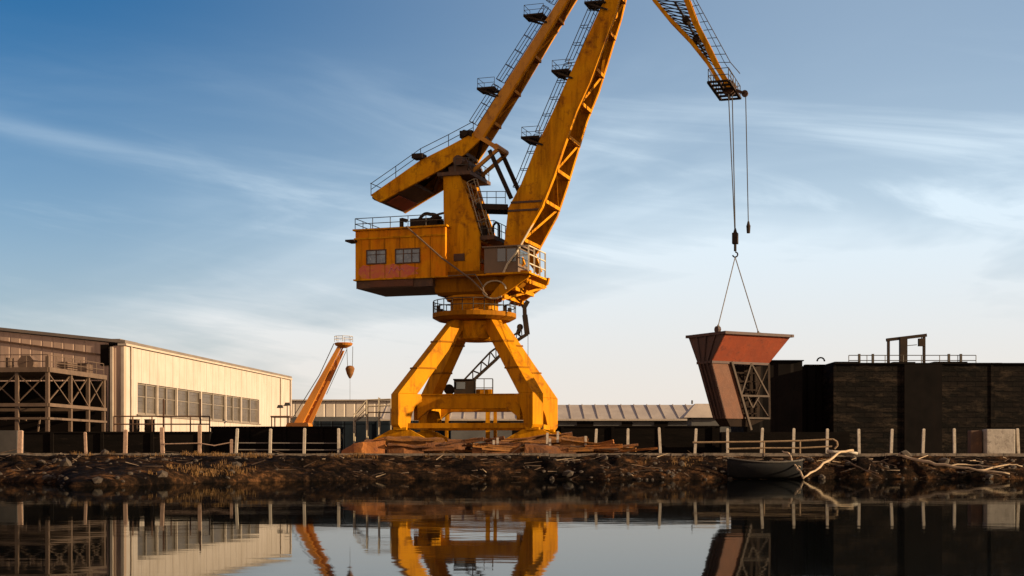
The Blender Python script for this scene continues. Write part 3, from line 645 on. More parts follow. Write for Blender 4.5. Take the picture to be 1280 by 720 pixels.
cw = MB(); a, b, c, d = LL[0], RL[0], RL[1], LL[1]
k = 1.9
cw.prism([U(a[0] + .1, -k, a[1] - .25), U(b[0] + .05, -k, b[1] + .02), U(c[0] - .1, -k, c[1] + .05), U(d[0] - .1, -k, d[1] - .25)], [U(a[0] + .1, k, a[1] - .25), U(b[0] + .05, k, b[1] + .02), U(c[0] - .1, k, c[1] + .05), U(d[0] - .1, k, d[1] - .25)])
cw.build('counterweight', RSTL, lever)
cpn = MB(); q0 = V((b[0] + .3, b[1])).to_3d(); 
du, dz = (c[0] - b[0]), (c[1] - b[1])
pt = lambda t, v, e: U(b[0] + du * t + e * .5, v, b[1] + dz * t - e)
cpn.hexa([pt(.1, -1.5, .06), pt(.5, -1.5, .06), pt(.5, 1.5, .06), pt(.1, 1.5, .06), pt(.1, -1.5, .0), pt(.5, -1.5, .0), pt(.5, 1.5, .0), pt(.1, 1.5, .0)]); cpn.build('underside_panel', HOPR, lever)
lrl = MB()
for s in (-1, 1):
    pts = [U(l[0], s * (l[2] - .1), l[1]) for l in LL]; railing(lrl, pts, .75, 1.5, .024)
lrl.path([U(LL[0][0], -LL[0][2], LL[0][1] + .75), U(LL[0][0], LL[0][2], LL[0][1] + .75)], .024)
lrl.build('railing', RAILM, lever)
lst = MB(); p0 = UP(524, 196, -1.7); lst.obox(p0, cu, .35, cv, .4, V((0, 0, 1)), .14); lst.build('step_box', DKS, lever); lst = MB(); p1 = UP(580, 166, -1.2); lst.obox(p1 + cv * .8, cu, .4, cv, .5, V((0, 0, 1)), .22); lst.tube(p1, p1 + cv * 2, .2, 10); lst.build('winch_box', DKS, lever)
trow = [(591, 166.5, 603, 172, .8), (612, 134, 623, 141, .78), (698, 0, 709, 0, .7), (772, -116, 781, -112, .6)]
LT, RT, tm = plates('tie', YEL2, trow, .18)
tie = tm.build('tie_strut', TIEM, crane)
tb2 = MB()
tb2.loft([[U(l[0] + .03, -(l[2] - .19), l[1] - .02), U(l[0] + .03, l[2] - .19, l[1] - .02), U(l[0] + .12, l[2] - .19, l[1] - .05), U(l[0] + .12, -(l[2] - .19), l[1] - .05)] for l in LT]); tb2.build('back_plate', TIEM, tie)
tl2 = MB()
for a, b in zip(RT, RT[1:]): tl2.beam(U(a[0] + .05, -a[2] + .08, a[1]), U(b[0] + .05, -b[2] + .08, b[1]), .2, .12, up=cu)
tl2.build('edge_flange', YEL, tie)
tl3 = MB()
for i, y in enumerate((158, 120, 80, 36, -10, -60)):
    u, z, hv = samp(RT, y); tl3.beam(U(u, -hv + .1, z), U(u, hv - .1, z), .22, .2)
    u2, z2, h2 = samp(RT, y - 36); s = 1 if i % 2 else -1; tl3.beam(U(u, s * (hv - .1), z), U(u2, -s * (h2 - .1), z2), .1)
tl3.build('lattice', YEL, tie)
perch(599, 620, 112, .75, 'platform', tie, 0); perch(657, 681, 21, .7, 'platform', tie, 0)
lt2 = MB()
for y0, y1 in ((160, 116), (110, 25), (19, -60)):
    l0 = samp(LT, y0); l1 = samp(LT, y1); ladder(lt2, U(l0[0] - .3, -.3, l0[1] + .15), U(l1[0] - .3, -.3, l1[1] + .15), cv, .5, .026, .5, cage=(-cu * .45 + V((0, 0, .25))))
lt2.build('ladder', RAILM, tie)
# links from lever to boom and tower
lk = MB()
for v in (-.75, .75):
    lk.beam(UP(594, 168, -.75, v), UP(622, 185, -.75, v), .24, .26)
lk.build('link_arm', TIEM, lever)
lk = MB()
for (x0, y0, x1, y1) in ((612, 188, 639, 248),): 
    for v in (-.8,): lk.beam(UP(x0, y0, -.8, v), UP(x1, y1, -.8, v), .2, .24)
lk.beam(UP(625, 186, .8, .8), UP(649, 240, .8, .8), .2, .24)
lk.build('luffing_link', DKS, crane)
lk = MB(); lk.beam(UP(622, 187, -.8), UP(591, 214, -.8), .2, .2); lk.beam(UP(622, 187, -.8, .8), UP(591, 214, -.8, .8), .2, .2); lk.tube(UP(621, 184, -.8, -1.0), UP(621, 184, -.8, 1.0), .2, 10); lk.build('tie_rod', TIEM, crane)

# ---- jib
jl = [(779, -124, 787, -128), (795, -60, 829, -52), (816, -2, 859, 0), (838, 25, 870, 30), (862, 50, 884, 57), (885, 79, 897, 84), (905, 112, 914, 112)]
JL = [uz(a, b, 0) for a, b, c, d in jl]; JR = [uz(c, d, 0) for a, b, c, d in jl]
jm = MB()
JW = .42
for E, wd in ((JL, .2), (JR, .3)):
    for a, b in zip(E, E[1:]):
        for s in (-1, 1): jm.beam(U(a[0], s * JW, a[1]), U(b[0], s * JW, b[1]), wd, .24, up=cv)
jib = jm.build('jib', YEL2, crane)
jt = MB()
def lerp2(E, t):
    k = min(int(t), len(E) - 2); f = t - k; return tuple(E[k][i] + (E[k + 1][i] - E[k][i]) * f for i in (0, 1))
n = 15
for i in range(n):
    t0 = (len(JL) - 2) * i / n; t1 = (len(JL) - 2) * (i + 1) / n
    for s in (-1, 1):
        a = lerp2(JL, t0); b = lerp2(JR, t1 if i % 2 else t0); c = lerp2(JL, t1)
        jt.beam(U(a[0], s * JW, a[1]), U(*[lerp2(JR, t0)[0]], s * JW, lerp2(JR, t0)[1]), .055)
        jt.beam(U(a[0], s * JW, a[1]), U(lerp2(JR, t1)[0], s * JW, lerp2(JR, t1)[1]), .045)
    a = lerp2(JL, t0); jt.beam(U(a[0], -JW, a[1]), U(a[0], JW, a[1]), .08); b = lerp2(JR, t0); jt.beam(U(b[0], -JW, b[1]), U(b[0], JW, b[1]), .08)
jt.build('lattice', DKS, jib)
jg = MB()
for px, py in ((858, 26), (871, 50)):
    p = UP(px, py, 0); jg.tube(p - cv * .3, p + cv * .3, .22, 10)
jg.path([UP(843, 2, 0), UP(858, 26, 0), UP(871, 50, 0), UP(884, 72, 0)], .07); jg.build('rope_guide', DKS, jib)
jr = MB(); jp = [UP(868, -4, -.5), UP(913, 78, -.5), UP(925, 92, -.5)]; jp2 = [UP(861, -2, -.5), UP(898, 78, -.5), UP(908, 98, -.5)]
jr.path(jp, .026); jr.path([a.lerp(b, .5) for a, b in zip(jp, jp2)], .02)
for k in range(9):
    t = k / 8; jr.tube(jp2[0].lerp(jp2[1], t), jp[0].lerp(jp[1], t), .022, 5)
jr.build('railing', RAILM, jib)
# tip platform: a grating seen from below
zt_ = uz(905, 114, 0)[1]; ut = uz(907, 114, 0)[0]
gt = MB(); u0, u1, v0, v1 = ut - .62, ut + .55, -2.3, 2.0
for k in range(6): v = v0 + (v1 - v0) * k / 5; gt.beam(U(u0, v, zt_), U(u1, v, zt_), .26, .08)
for u in (u0, u1): gt.beam(U(u, v0, zt_), U(u, v1, zt_), .16, .12)
gt.beam(U((u0 + u1) / 2, v0, zt_ + .003), U((u0 + u1) / 2, v1, zt_ + .003), .12, .12)
tipp = gt.build('tip_platform', DKS, jib)
tr = MB(); railing(tr, [U(u0, v0, zt_), U(u0, v1, zt_), U(u1, v1, zt_), U(u1, v0, zt_)], .75, .8, .024, close=True); tr.build('railing', RAILM, tipp)
sh = MB()
for v in (-.25, .25): 
    p = UP(911, 110, 0, v); sh.tube(p - cv * .08, p + cv * .08, .42, 16)
p = UP(931, 117, 0); sh.tube(p - cv * .08, p + cv * .08, .2, 12); sh.beam(p, UP(912, 110, 0), .16)
sh.build('sheave', RSTL, jib)
# ---- hoist ropes and hook
ro = MB(); hookp = UP(919, 296, 0)
for a, v in ((911, -.2), (914.5, .2)): ro.tube(UP(a, 112, 0, v), hookp + cv * v * .3 + V((0, 0, .05)), .03, 6)
ro.build('hoist_rope', ROPE, crane)
ro = MB(); hk2 = UP(935.5, 283, 0); ro.tube(UP(932, 116, 0), hk2, .028, 6); ro2 = ro.build('whip_rope', ROPE, crane)
hk = MB(); hk.tube(hk2 + V((0, 0, .05)), hk2 - V((0, 0, .4)), .13, 10, .10); hk.tube(hk2 + V((0, 0, .3)), hk2, .05, 8, .12); hk.build('hook_weight', DKS, ro2)
hb_ = MB(); hb_.obox(hookp - V((0, 0, .1)), cu, .16, cv, .2, V((0, 0, 1)), .32); hb_.tube(hookp + V((0, 0, .5)), hookp + V((0, 0, .15)), .05, 8, .14); hb_.tube(hookp - V((0, 0, .4)), hookp - V((0, 0, .85)), .08, 8)
hkc = hookp - V((0, 0, 1.05)); hb_.path([hkc + cu * .15 * math.sin(t) + V((0, 0, .15 * math.cos(t))) for t in [k * .45 for k in range(0, 11)]], .045, 6)
hb_.build('hook_block', DKS, crane)

# ================================================================== HOPPER
th = R(30); hp = V((math.cos(th), math.sin(th), 0)); hq = V((-math.sin(th), math.cos(th), 0))
apex = hkc - V((0, 0, .15)); ctr_d = apex.y
Nn = at(907, 415.5, ctr_d - 3.1); NZ = Nn.z; Nb = V((Nn.x, Nn.y, 0))
hop = thing('hopper', 'big rusty red steel hopper hanging in the air from the crane hook', 'hopper', (Nb.x, Nb.y, NZ - 5.4))
def H(p, q, dz): return Nb + hp * p + hq * q + V((0, 0, NZ - dz))
A4 = 4.87; B4 = 3.5
top = [(0, 0), (A4, 0), (A4, B4), (0, B4)]; nk = [(0, 1.3), (4.23, 1.3), (4.23, 2.61), (0, 2.61)]; bt = [(1.05, 1.3), (4.3, 1.3), (4.3, 2.61), (1.15, 2.61)]
Z0, Z1, Z2 = 0, 1.6, 4.85
def sheet(mb_, a, b, c, d, th_=.06):
    a, b, c, d = map(V, (a, b, c, d)); nrm = (b - a).cross(d - a).normalized() * th_
    mb_.hexa([a, b, c, d, a + nrm, b + nrm, c + nrm, d + nrm])
def quad(i, j, A, zA, B, zB): return H(*A[i], zA), H(*A[j], zA), H(*B[j], zB), H(*B[i], zB)
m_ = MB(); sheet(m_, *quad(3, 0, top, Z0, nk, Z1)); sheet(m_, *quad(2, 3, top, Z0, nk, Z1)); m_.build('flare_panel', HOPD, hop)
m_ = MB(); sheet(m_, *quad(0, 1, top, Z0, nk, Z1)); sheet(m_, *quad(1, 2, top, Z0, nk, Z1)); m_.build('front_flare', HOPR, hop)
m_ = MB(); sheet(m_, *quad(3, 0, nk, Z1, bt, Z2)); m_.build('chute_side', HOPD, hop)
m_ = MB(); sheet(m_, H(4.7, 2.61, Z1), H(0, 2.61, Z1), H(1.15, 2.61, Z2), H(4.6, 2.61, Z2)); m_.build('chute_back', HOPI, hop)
m_ = MB(); sheet(m_, H(0, 1.3, Z1), H(1.47, 1.3, Z1), H(2.43, 1.3, Z2), H(1.05, 1.3, Z2)); m_.build('chute_front', HOPO, hop)
m_ = MB()
for k in (1, 2, 3):       # stiffeners down the dark side
    for A, zA, B, zB in ((top, Z0, nk, Z1), (nk, Z1, bt, Z2)):
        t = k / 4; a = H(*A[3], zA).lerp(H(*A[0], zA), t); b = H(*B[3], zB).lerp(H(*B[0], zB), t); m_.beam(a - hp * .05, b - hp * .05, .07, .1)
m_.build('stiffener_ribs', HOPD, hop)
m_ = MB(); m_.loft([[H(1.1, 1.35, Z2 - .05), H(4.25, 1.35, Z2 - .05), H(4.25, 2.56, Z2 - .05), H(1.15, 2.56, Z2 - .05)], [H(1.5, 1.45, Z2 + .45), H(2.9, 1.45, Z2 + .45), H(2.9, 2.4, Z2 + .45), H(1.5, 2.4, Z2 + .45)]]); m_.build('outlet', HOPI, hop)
m_ = MB()
for k in range(6): x_ = 1.9 + .42 * k; m_.beam(H(x_, 2.3, Z1), H(x_ + .15, 2.3, Z2), .07)
for dz in (2.1, 2.6, 3.1, 4.1, 4.5): m_.beam(H(1.6, 2.25, dz), H(4.2, 2.25, dz), .08)
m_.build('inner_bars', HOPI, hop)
m_ = MB()    # rim
for i in range(4):
    a = H(*top[i], 0); b = H(*top[(i + 1) % 4], 0); d = (b - a).normalized(); m_.beam(a - d * .12, b + d * .12, .2, .16)
for i in range(4): m_.beam(H(*nk[i], Z1), H(*nk[(i + 1) % 4], Z1), .14, .14)
rim = m_.build('rim', HOPD, hop)
FRM = mat('hopper_frame', (.055, .03, .015), (.035, .02, .011), rust=(.022, .012, .008), rust_amt=.4, rough=.8, scale=2)
m_ = MB(); q = 1.26
m_.beam(H(1.4, q - .05, Z1 - .05), H(2.85, q - .05, 5.5), .13)
for qq in (q, 2.5): m_.beam(H(4.23, qq, Z1), H(4.3, qq, Z2), .12)
m_.beam(H(2.9, q, Z1), H(2.15, q, 3.45), .09); m_.beam(H(2.9, q, Z1), H(4.2, q, 3.45), .09); m_.beam(H(2.0, q, 3.5), H(4.25, q, 3.5), .11)
m_.beam(H(2.6, q, 3.5), H(3.0, q, 4.2), .08); m_.beam(H(3.5, q, 3.5), H(3.0, q, 4.2), .08); m_.beam(H(2.4, q, Z2 - .05), H(4.3, q, Z2 - .05), .1)
m_.beam(H(4.25, q, 3.5), H(4.25, 2.5, 3.5), .09); m_.beam(H(4.25, q, Z1), H(4.25, 2.5, 3.5), .08); m_.beam(H(4.25, 2.5, 3.5), H(4.3, q, Z2), .08)
m_.build('chute_frame', FRM, hop)
LUGS = ((0, .72), (A4 - .1, 2.8))
for p_, q_ in LUGS: c = H(p_, q_, -.1); MB().tube(c - hp * .1 + V((0, 0, .12)), c + hp * .1 + V((0, 0, .12)), .2, 10).build('lifting_lug', HOPD, hop)
sg = MB(); sg.tube(apex, H(*LUGS[0], -.3), .032, 6); sg.tube(apex, H(*LUGS[1], -.3), .032, 6)
for c in (H(*LUGS[0], -.3), H(*LUGS[1], -.3)): sg.tube(c, c.lerp(apex, .04), .07, 6)
o = sg.build('lifting_sling', SLNG, loc=apex); tag(o, 'two legged wire sling between crane hook and hopper rim', 'sling')

# ================================================================== HALL
HX, HY = xat(156, 115), 115.0; he = V((.1019, .9948, 0)); hn = V((.9948, -.1019, 0)); HB = V((HX, HY, 0)); HLEN = 52.0; HT = zat(432, 115)
hall = thing('factory_hall', 'long cream clad factory hall with a row of tall grey windows', 'building', (HX, HY, LAND))
def S(s, o_, z): return HB + he * s + hn * o_ + V((0, 0, z))
def s_of(px):
    t = (px - 640) / F; return (t * HY - HX) / (he.x - t * he.y)
def zh(px, py): return zat(py, HY + he.y * s_of(px))
m_ = MB(); wz0 = zh(172, 519.7) * .5 + zh(315, 527.5) * .5; wz1 = zh(172, 479.5) * .5 + zh(323, 498.6) * .5
ws0, ws1 = s_of(172), s_of(324)
def hbx(mb_, s0, s1, o0, o1, z0, z1): mb_.hexa([S(s0, o0, z0), S(s1, o0, z0), S(s1, o1, z0), S(s0, o1, z0), S(s0, o0, z1), S(s1, o0, z1), S(s1, o1, z1), S(s0, o1, z1)])
hbx(m_, 0, HLEN, -.3, 0, wz1, HT); hbx(m_, 0, HLEN, -.3, 0, LAND, wz0); hbx(m_, 0, ws0, -.3, 0, wz0, wz1); hbx(m_, ws1, HLEN, -.3, 0, wz0, wz1)
m_.build('side_wall', CRM, hall)
m_ = MB()
hbx(m_, -.25, HLEN + .25, -.5, .22, HT, HT + .16); hbx(m_, HLEN - .25, HLEN + .05, .003, .18, LAND, HT)
m_.build('eave_trim', TRIM, hall)
for s_ in (1.2, 47.5):
    m_ = MB(); m_.tube(S(s_, .10, LAND), S(s_, .10, HT - .02), .075, 8); m_.build('drainpipe', TRIM, hall)
# gable: to the left of the corner, roof rising gently
GW = 44.0
gz = lambda o_: HT + .25 + .105 * min(o_, 2 * GW - o_ if o_ > GW else o_)
m_ = MB(); gp = [S(0, -1.35, LAND), S(0, -GW, LAND), S(0, -GW, gz(GW)), S(0, -1.35, HT + .25)]
m_.prism(gp, [p_ + he * .3 for p_ in gp]); m_.build('gable_wall', GBL, hall)
m_ = MB(); hbx(m_, -.14, .3, -.95, .002, LAND, HT - .02); m_.build('corner_pier', GBL, hall)
m_ = MB(); hbx(m_, -.30, -.1, -1.12, -.9, LAND, HT - .1); hbx(m_, -.2, -.143, -.25, .0, LAND, HT - .1); m_.build('drainpipe', TRIM, hall)
m_ = MB(); hbx(m_, -.02, .25, -1.34, -.96, LAND, HT + .2); hbx(m_, -.12, -.003, -2.0, -1.36, HT - 1.6, HT + .1); m_.build('corner_shadow', DKFILL, hall)  # near-black recess strip plus the corner's cast shadow modelled as a thin slab
m_ = MB(); gp = [S(-.2, .1, HT + .17), S(-.2, -GW, gz(GW) + .05), S(-.2, -GW, gz(GW) + .3), S(-.2, .1, HT + .42)]
m_.prism(gp, [p_ + he * (HLEN + .6) for p_ in gp]); rf = m_.build('roof', ROOF, hall)
m_ = MB(); hbx(m_, -.4, -.05, -24, -1.4, 0, 0) if False else None
for k, dz in ((0, -1.0),):
    a = S(-.06, -1.5, HT + dz + .2); b = S(-.06, -GW, gz(GW) + dz + 1.2); m_.beam(a, b, .1, .14)
m_.build('gable_band', RSTL, hall)
m_ = MB(); hbx(m_, .5, 4.5, -1.6, -.6, HT + .40, HT + .6); m_.build('roof_vent', ROOF, rf)
wp = [(171.0, 197.0), (198.0, 221.3), (222.2, 251.5), (252.6, 282.2), (283.2, 301.7), (302.6, 324.8)]
for a, b in wp:
    s0, s1 = s_of(a) + .02, s_of(b) - .02
    m_ = MB(); hbx(m_, s0, s1, -.22, -.16, wz0, wz0 + .16); hbx(m_, s0, s1, -.22, -.16, wz1 - .14, wz1)
    for f_ in (0, .5, 1):
        c = s0 + (s1 - s0) * f_; hbx(m_, c - .14, c + .14, -.22, -.1, wz0, wz1)
    hbx(m_, s0, s1, -.21, -.17, wz0 + (wz1 - wz0) * .56, wz0 + (wz1 - wz0) * .59)
    hbx(m_, s0 - .1, s1 + .1, -.22, .12, wz0 - .1, wz0 - .003)
    wf = m_.build('window', WFR, hall)
    g = MB(); hbx(g, s0, s1, -.28, -.24, wz0, wz1); g.build('pane', WGL, wf)
for (a, b), (c, d) in zip(wp, wp[1:]):
    m_ = MB(); hbx(m_, s_of(b) + .0, s_of(c) - .0, -.3, -.004, wz0, wz1); m_.build('mullion', TRIM, hall)

# ---- lamp and canopy by the hall
p = at(359, 533, 140); lamp = thing('street_lamp', 'dark twin headed lamp post beside the far end of the cream hall', 'lamp', (p.x, p.y, LAND))
m_ = MB(); m_.tube((p.x, p.y, LAND), (p.x, p.y, zat(505, 140)), .07, 8, .05); m_.beam((p.x, p.y, zat(507, 140)), (p.x - .75, p.y, zat(507.5, 140)), .06); m_.build('pole', LAMPM, lamp)
for dx, dz in ((-.7, 508), (.02, 505)): 
    m_ = MB(); c = V((p.x + dx, p.y, zat(dz, 140))); m_.hexa([c + V((i, j, k)) for k, e in ((-.16, .32), (.14, .2)) for i, j in ((-e, -.15), (e, -.15), (e, .15), (-e, .15))]); m_.build('lamp_head', LAMPM, lamp)
p = at(352, 522, 136); can = thing('canopy', 'small flat canopy on thin posts near the far end of the hall', 'canopy', (p.x, p.y, LAND))
m_ = MB(); m_.box(p.x - .9, p.x + .9, p.y - 1, p.y + 1, p.z, p.z + .15); m_.build('canopy_roof', RSTL, can)
for i in (-.8, .8):
    for j in (-.9, .9): MB().tube((p.x + i, p.y + j, LAND), (p.x + i, p.y + j, p.z), .06, 6).build('post', RSTL, can)

# ================================================================== STEEL RACK on the left
RD = 101.0; RX, RY = xat(59.5, RD), RD; RBv = V((RX, RY, 0)); RT_ = zat(462, RD); RM_ = zat(506, RD); RL_ = zat(523, RD)
rack = thing('steel_rack', 'open rusty steel staging with cross braced bays standing before the hall gable', 'staging', (RX, RY, LAND))
def Q(s, o_, z): return RBv + he * s + hn * o_ + V((0, 0, z))
svals = []
for px in (59.5, 88, 110, 129.5):
    t = (px - 640) / F; svals.append((t * RY - RX) / (he.x - t * he.y))
ovals = [0, -2.25, -4.6, -7.0, -9.4]
def column(s, o_, top_): MB().obox(Q(s, o_, (LAND + top_) / 2), he, .12, hn, .12, V((0, 0, 1)), (top_ - LAND) / 2).build('column', RACK, rack)
for s in svals: column(s, 0, RT_ + (.95 if s == svals[0] else -.1))
for o_ in ovals[1:]: column(0, o_, RT_ - .1)
for z, nm_, h in ((RT_, 'deck_beam', .34), (RM_, 'middle_beam', .24), (RL_, 'lower_beam', .16)):
    m_ = MB(); m_.beam(Q(-.15, 0.16, z), Q(svals[-1] + .15, .16, z), .12, h)
    if nm_ != 'lower_beam': m_.beam(Q(svals[-1], .0, z), Q(svals[-1], -9.4, z), .12, h)
    m_.build(nm_, RACK, rack)
    MB().beam(Q(-.16, .1, z), Q(-.16, -9.5, z), .12, h).build(nm_, RACK, rack)
m_ = MB()
for a, b in zip(svals, svals[1:]):
    m_.beam(Q(a, .05, RT_ - .25), Q(b, .05, RM_ + .1), .075); m_.beam(Q(a, -.06, RM_ + .1), Q(b, -.06, RT_ - .25), .075)
for a, b in zip(ovals, ovals[1:]):
    m_.beam(Q(-.05, a, RT_ - .25), Q(-.05, b, RM_ + .1), .075); m_.beam(Q(.06, a, RM_ + .1), Q(.06, b, RT_ - .25), .075)
m_.build('cross_brace', RACK, rack)
m_ = MB(); m_.hexa([Q(0.0, 0.05, RT_ + .02), Q(svals[-1], .05, RT_ + .02), Q(svals[-1], -9.4, RT_ + .02), Q(0, -9.4, RT_ + .02), Q(0, .05, RT_ + .12), Q(svals[-1], .05, RT_ + .12), Q(svals[-1], -9.4, RT_ + .12), Q(0, -9.4, RT_ + .12)]); m_.build('deck', RACK, rack)
m_ = MB(); railing(m_, [Q(0, -9.4, RT_ + .12), Q(0, 0, RT_ + .12), Q(svals[-1], 0, RT_ + .12)], .95, 1.5, .03); m_.build('railing', RACK, rack)
m_ = MB()
for k in range(5): m_.path([Q(2.0 + .25 * k, -1 - k * 1.6, RL_ - .05), Q(2.3, -1.6 - k * 1.6, RL_ + .1), Q(2.5, -2.0 - k * 1.6, LAND + .6)], .08)
m_.build('pipe_run', RACK, rack)
# near-black sheet closing the back of the staging
m_ = MB(); m_.hexa([Q(svals[-1] + .3, .1, LAND), Q(svals[-1] + .4, .1, LAND), Q(svals[-1] + .4, -9.6, LAND), Q(svals[-1] + .3, -9.6, LAND), Q(svals[-1] + .3, .1, RT_ - .25), Q(svals[-1] + .4, .1, RT_ - .25), Q(svals[-1] + .4, -9.6, RT_ - .25), Q(svals[-1] + .3, -9.6, RT_ - .25)]); m_.build('back_panel', DKFILL, rack)
# clutter on deck, each its own thing
zd = RT_ + .12
def clutter(name, label, cat, fn):
    m_ = MB(); c = fn(m_); tag(m_.build(name, CLUT, loc=c), label, cat)
def c1(m): 
    c = Q(1.2, -2.0, zd); m.loft([[c + hn * i + he * j + V((0, 0, k)) for i, j in ((-.6 * e, -.4), (.6 * e, -.4), (.6 * e, .4), (-.6 * e, .4))] for k, e in ((0, .8), (.35, 1), (.6, 1), (.95, .5))]); return c
clutter('tarp_bundle', 'lumpy brown tarp bundle on the staging deck left of the tall post', 'bundle', c1)
def c2(m):
    c = Q(1.0, -3.3, zd); m.tube(c, c + V((0, 0, .75)), .3, 12); m.tube(c + V((0, 0, .75)), c + V((0, 0, .8)), .32, 12); m.tube(c + V((0, 0, .25)), c + V((0, 0, .29)), .32, 12); return c
clutter('steel_drum', 'brown steel drum at the left end of the staging deck', 'drum', c2)
def c3(m):
    c = Q(5.5, -.9, zd)
    for k in range(5): m.obox(c + V((0, 0, .1 + .15 * k)), he, .9, hn, .4, V((0, 0, 1)), .055)
    m.obox(c + V((0, 0, .4)), he, .06, hn, .36, V((0, 0, 1)), .4); return c
clutter('timber_stack', 'brown timber stack on the staging deck between two columns', 'timber', c3)
def c4(m):
    c = Q(8.6, -.9, zd); m.obox(c + V((0, 0, .4)), he, .6, hn, .45, V((0, 0, 1)), .4); m.obox(c + V((0, 0, .84)), he, .66, hn, .5, V((0, 0, 1)), .04)
    for i in (-.5, 0, .5): m.obox(c + V((0, 0, .4)) + he * i, he, .05, hn, .48, V((0, 0, 1)), .39)
    return c
clutter('wooden_crate', 'brown battened crate on the staging deck near the hall corner', 'crate', c4)

# ================================================================== walls and low things behind the fence
def wallthing(name, label, cat, px0, px1, pytop, d, thick, m, cap=True, ribs=0, z0=LAND):
    x0, x1, zt_2 = xat(px0, d), xat(px1, d), zat(pytop, d)
    t = thing(name, label, cat, ((x0 + x1) / 2, d, LAND))
    MB().box(x0, x1, d, d + thick, z0, zt_2).build('wall_body', m, t)
    if cap: MB().box(x0 - .05, x1 + .05, d - .08, d + thick + .08, zt_2, zt_2 + .1).build('coping', m, t)
    if ribs:
        n_ = int((x1 - x0) / ribs)
        for k in range(n_ + 1): MB().box(x0 + k * ribs - .1 if k else x0, x0 + k * ribs + .1, d - .12, d - .003, z0, zt_2 - .003).build('buttress', m, t)
    return t
wallthing('retaining_wall', 'long low blackish wall below the cream hall on the left', 'wall', -60, 262, 541.5, 88, 8, DWAL2, ribs=3.1)
wallthing('earth_bunker', 'taller black bunker wall at the right end of the cream hall', 'wall', 264, 422, 535, 89, 3, DWAL2, ribs=2.3)
wallthing('grey_block_wall', 'pale grey block at the far left edge beside the pinkish post', 'wall', -30, 21, 538, 84.5, 1.2, mat('block_grey', (.045, .038, .034), (.03, .026, .023), rough=.9), cap=False)
nv = thing('cargo_container', 'dark navy corrugated container lying behind the crane legs', 'container', (xat(470, 98), 98, LAND))
m_ = MB(); m_.box(xat(394, 98), xat(562, 98), 98, 100.4, LAND + .15, zat(527, 98)); m_.build('body', NAVY, nv)
m_ = MB()
for x in (xat(394, 98), xat(472, 98), xat(562, 98)): m_.box(x - .08, x + .08, 97.92, 98 - .003, LAND + .05, zat(526, 98))
m_.box(xat(394, 98), xat(562, 98), 97.95, 97.997, zat(527, 98) - .15, zat(527, 98) + .03); m_.build('frame', NAVY, nv)
wallthing('shed_yard_wall', 'low black wall running behind the white posts between crane and hopper', 'wall', 640, 900, 534, 96, 2, DWAL2, ribs=3.4)
wallthing('black_parapet', 'low black parapet under the hanging hopper', 'wall', 902, 1062, 540, 94, 1.0, DWAL2, cap=False)

# railing and dark objects on the retaining wall
rz = zat(541.5, 90) - .0
wz_ = zat(541.5, 88) + .1
gr = thing('guard_railing', 'dark guard railing along the wall top in front of the cream hall', 'railing', (xat(200, 90), 90, wz_))
m_ = MB(); railing(m_, [(xat(142, 90), 90, wz_), (xat(262, 90), 90, wz_)], 1.0, 1.15, .045); m_.build('railing_frame', RSTL, gr)
for px in (204, 250): MB().beam((xat(px, 90), 90.1, wz_), (xat(px, 90), 90.1, wz_ + 2.1), .1).build('tall_post', RSTL, gr)
for px, lab in ((168, 'black oil drum on the wall top near the hall corner'), (187, 'black oil drum on the wall top below the second hall window')):
    c = V((xat(px, 91.5), 91.5, wz_ - .1)); m_ = MB(); m_.tube(c, c + V((0, 0, .95)), .33, 14)
    for z in (.02, .33, .64, .93): m_.tube(c + V((0, 0, z - .02)), c + V((0, 0, z + .02)), .36, 14)
    tag(m_.build('oil_drum', DKS, loc=c), lab, 'drum', 'drums on the wall top')

# ---- pale tubular gangway left of the crane
gw = thing('gangway', 'pale tubular gangway stairs just left of the crane leg', 'stairs', (xat(470, 93), 93, LAND))
m_ = MB()
for y in (92.6, 93.4):
    for px, t_ in ((443, 520), (459, 501), (474, 497), (489, 499)): m_.tube((xat(px, 93), y, LAND), (xat(px, 93), y, zat(t_, 93)), .035, 6)
    m_.path([(xat(443, 93), y, zat(519, 93)), (xat(459, 93), y, zat(500, 93)), (xat(489, 93), y, zat(499, 93))], .035)
    m_.path([(xat(445, 93), y, zat(523, 93)), (xat(460, 93), y, zat(508, 93)), (xat(489, 93), y, zat(507, 93))], .03)
m_.build('handrail', CABL, gw)
m_ = MB()
for k in range(9):
    px = 444 + 1.9 * k; z = zat(527 - k * 1.3, 93); m_.box(xat(px, 93) - .08, xat(px, 93) + .08, 92.62, 93.38, z, z + .04)
m_.box(xat(460, 93), xat(489, 93), 92.62, 93.38, zat(516, 93), zat(515, 93)); m_.build('tread', RSTL, gw)

# ================================================================== small crane behind the portal
SD = 98.0
def K(px, py, d=SD): return at(px, py, d)
sc_ = thing('deck_crane', 'small dark service crane seen through the yellow portal legs, with lattice boom', 'crane', (xat(590, SD), SD, LAND))
zd_ = zat(497, SD)
m_ = MB(); m_.box(xat(556, SD), xat(622, SD), SD - 1, SD + 1.2, zd_ - .25, zd_); m_.build('deck', RSTL, sc_)
for px in (559, 619):
    for y in (SD - .85, SD + 1.05): MB().beam((xat(px, SD), y, LAND), (xat(px, SD), y, zd_ - .25), .22).build('leg', YEL, sc_)
MB().beam((xat(610, SD), SD - .86, LAND + .5), (xat(610, SD), SD - .86, zd_ - .25), .3).build('leg', YEL, sc_)
cabs = MB().box(xat(568, SD), xat(594, SD), SD - .9, SD + .9, zd_ + .003, zat(475.5, SD)).build('cab', DKS, sc_, bevel=.04)
MB().box(xat(571, SD), xat(582, SD), SD - .94, SD - .903, zat(487, SD), zat(478.5, SD)).build('window', GLC, cabs)
MB().box(xat(567, SD), xat(595, SD), SD - 1, SD + 1, zat(475.5, SD), zat(474.5, SD)).build('roof', DKS, cabs)
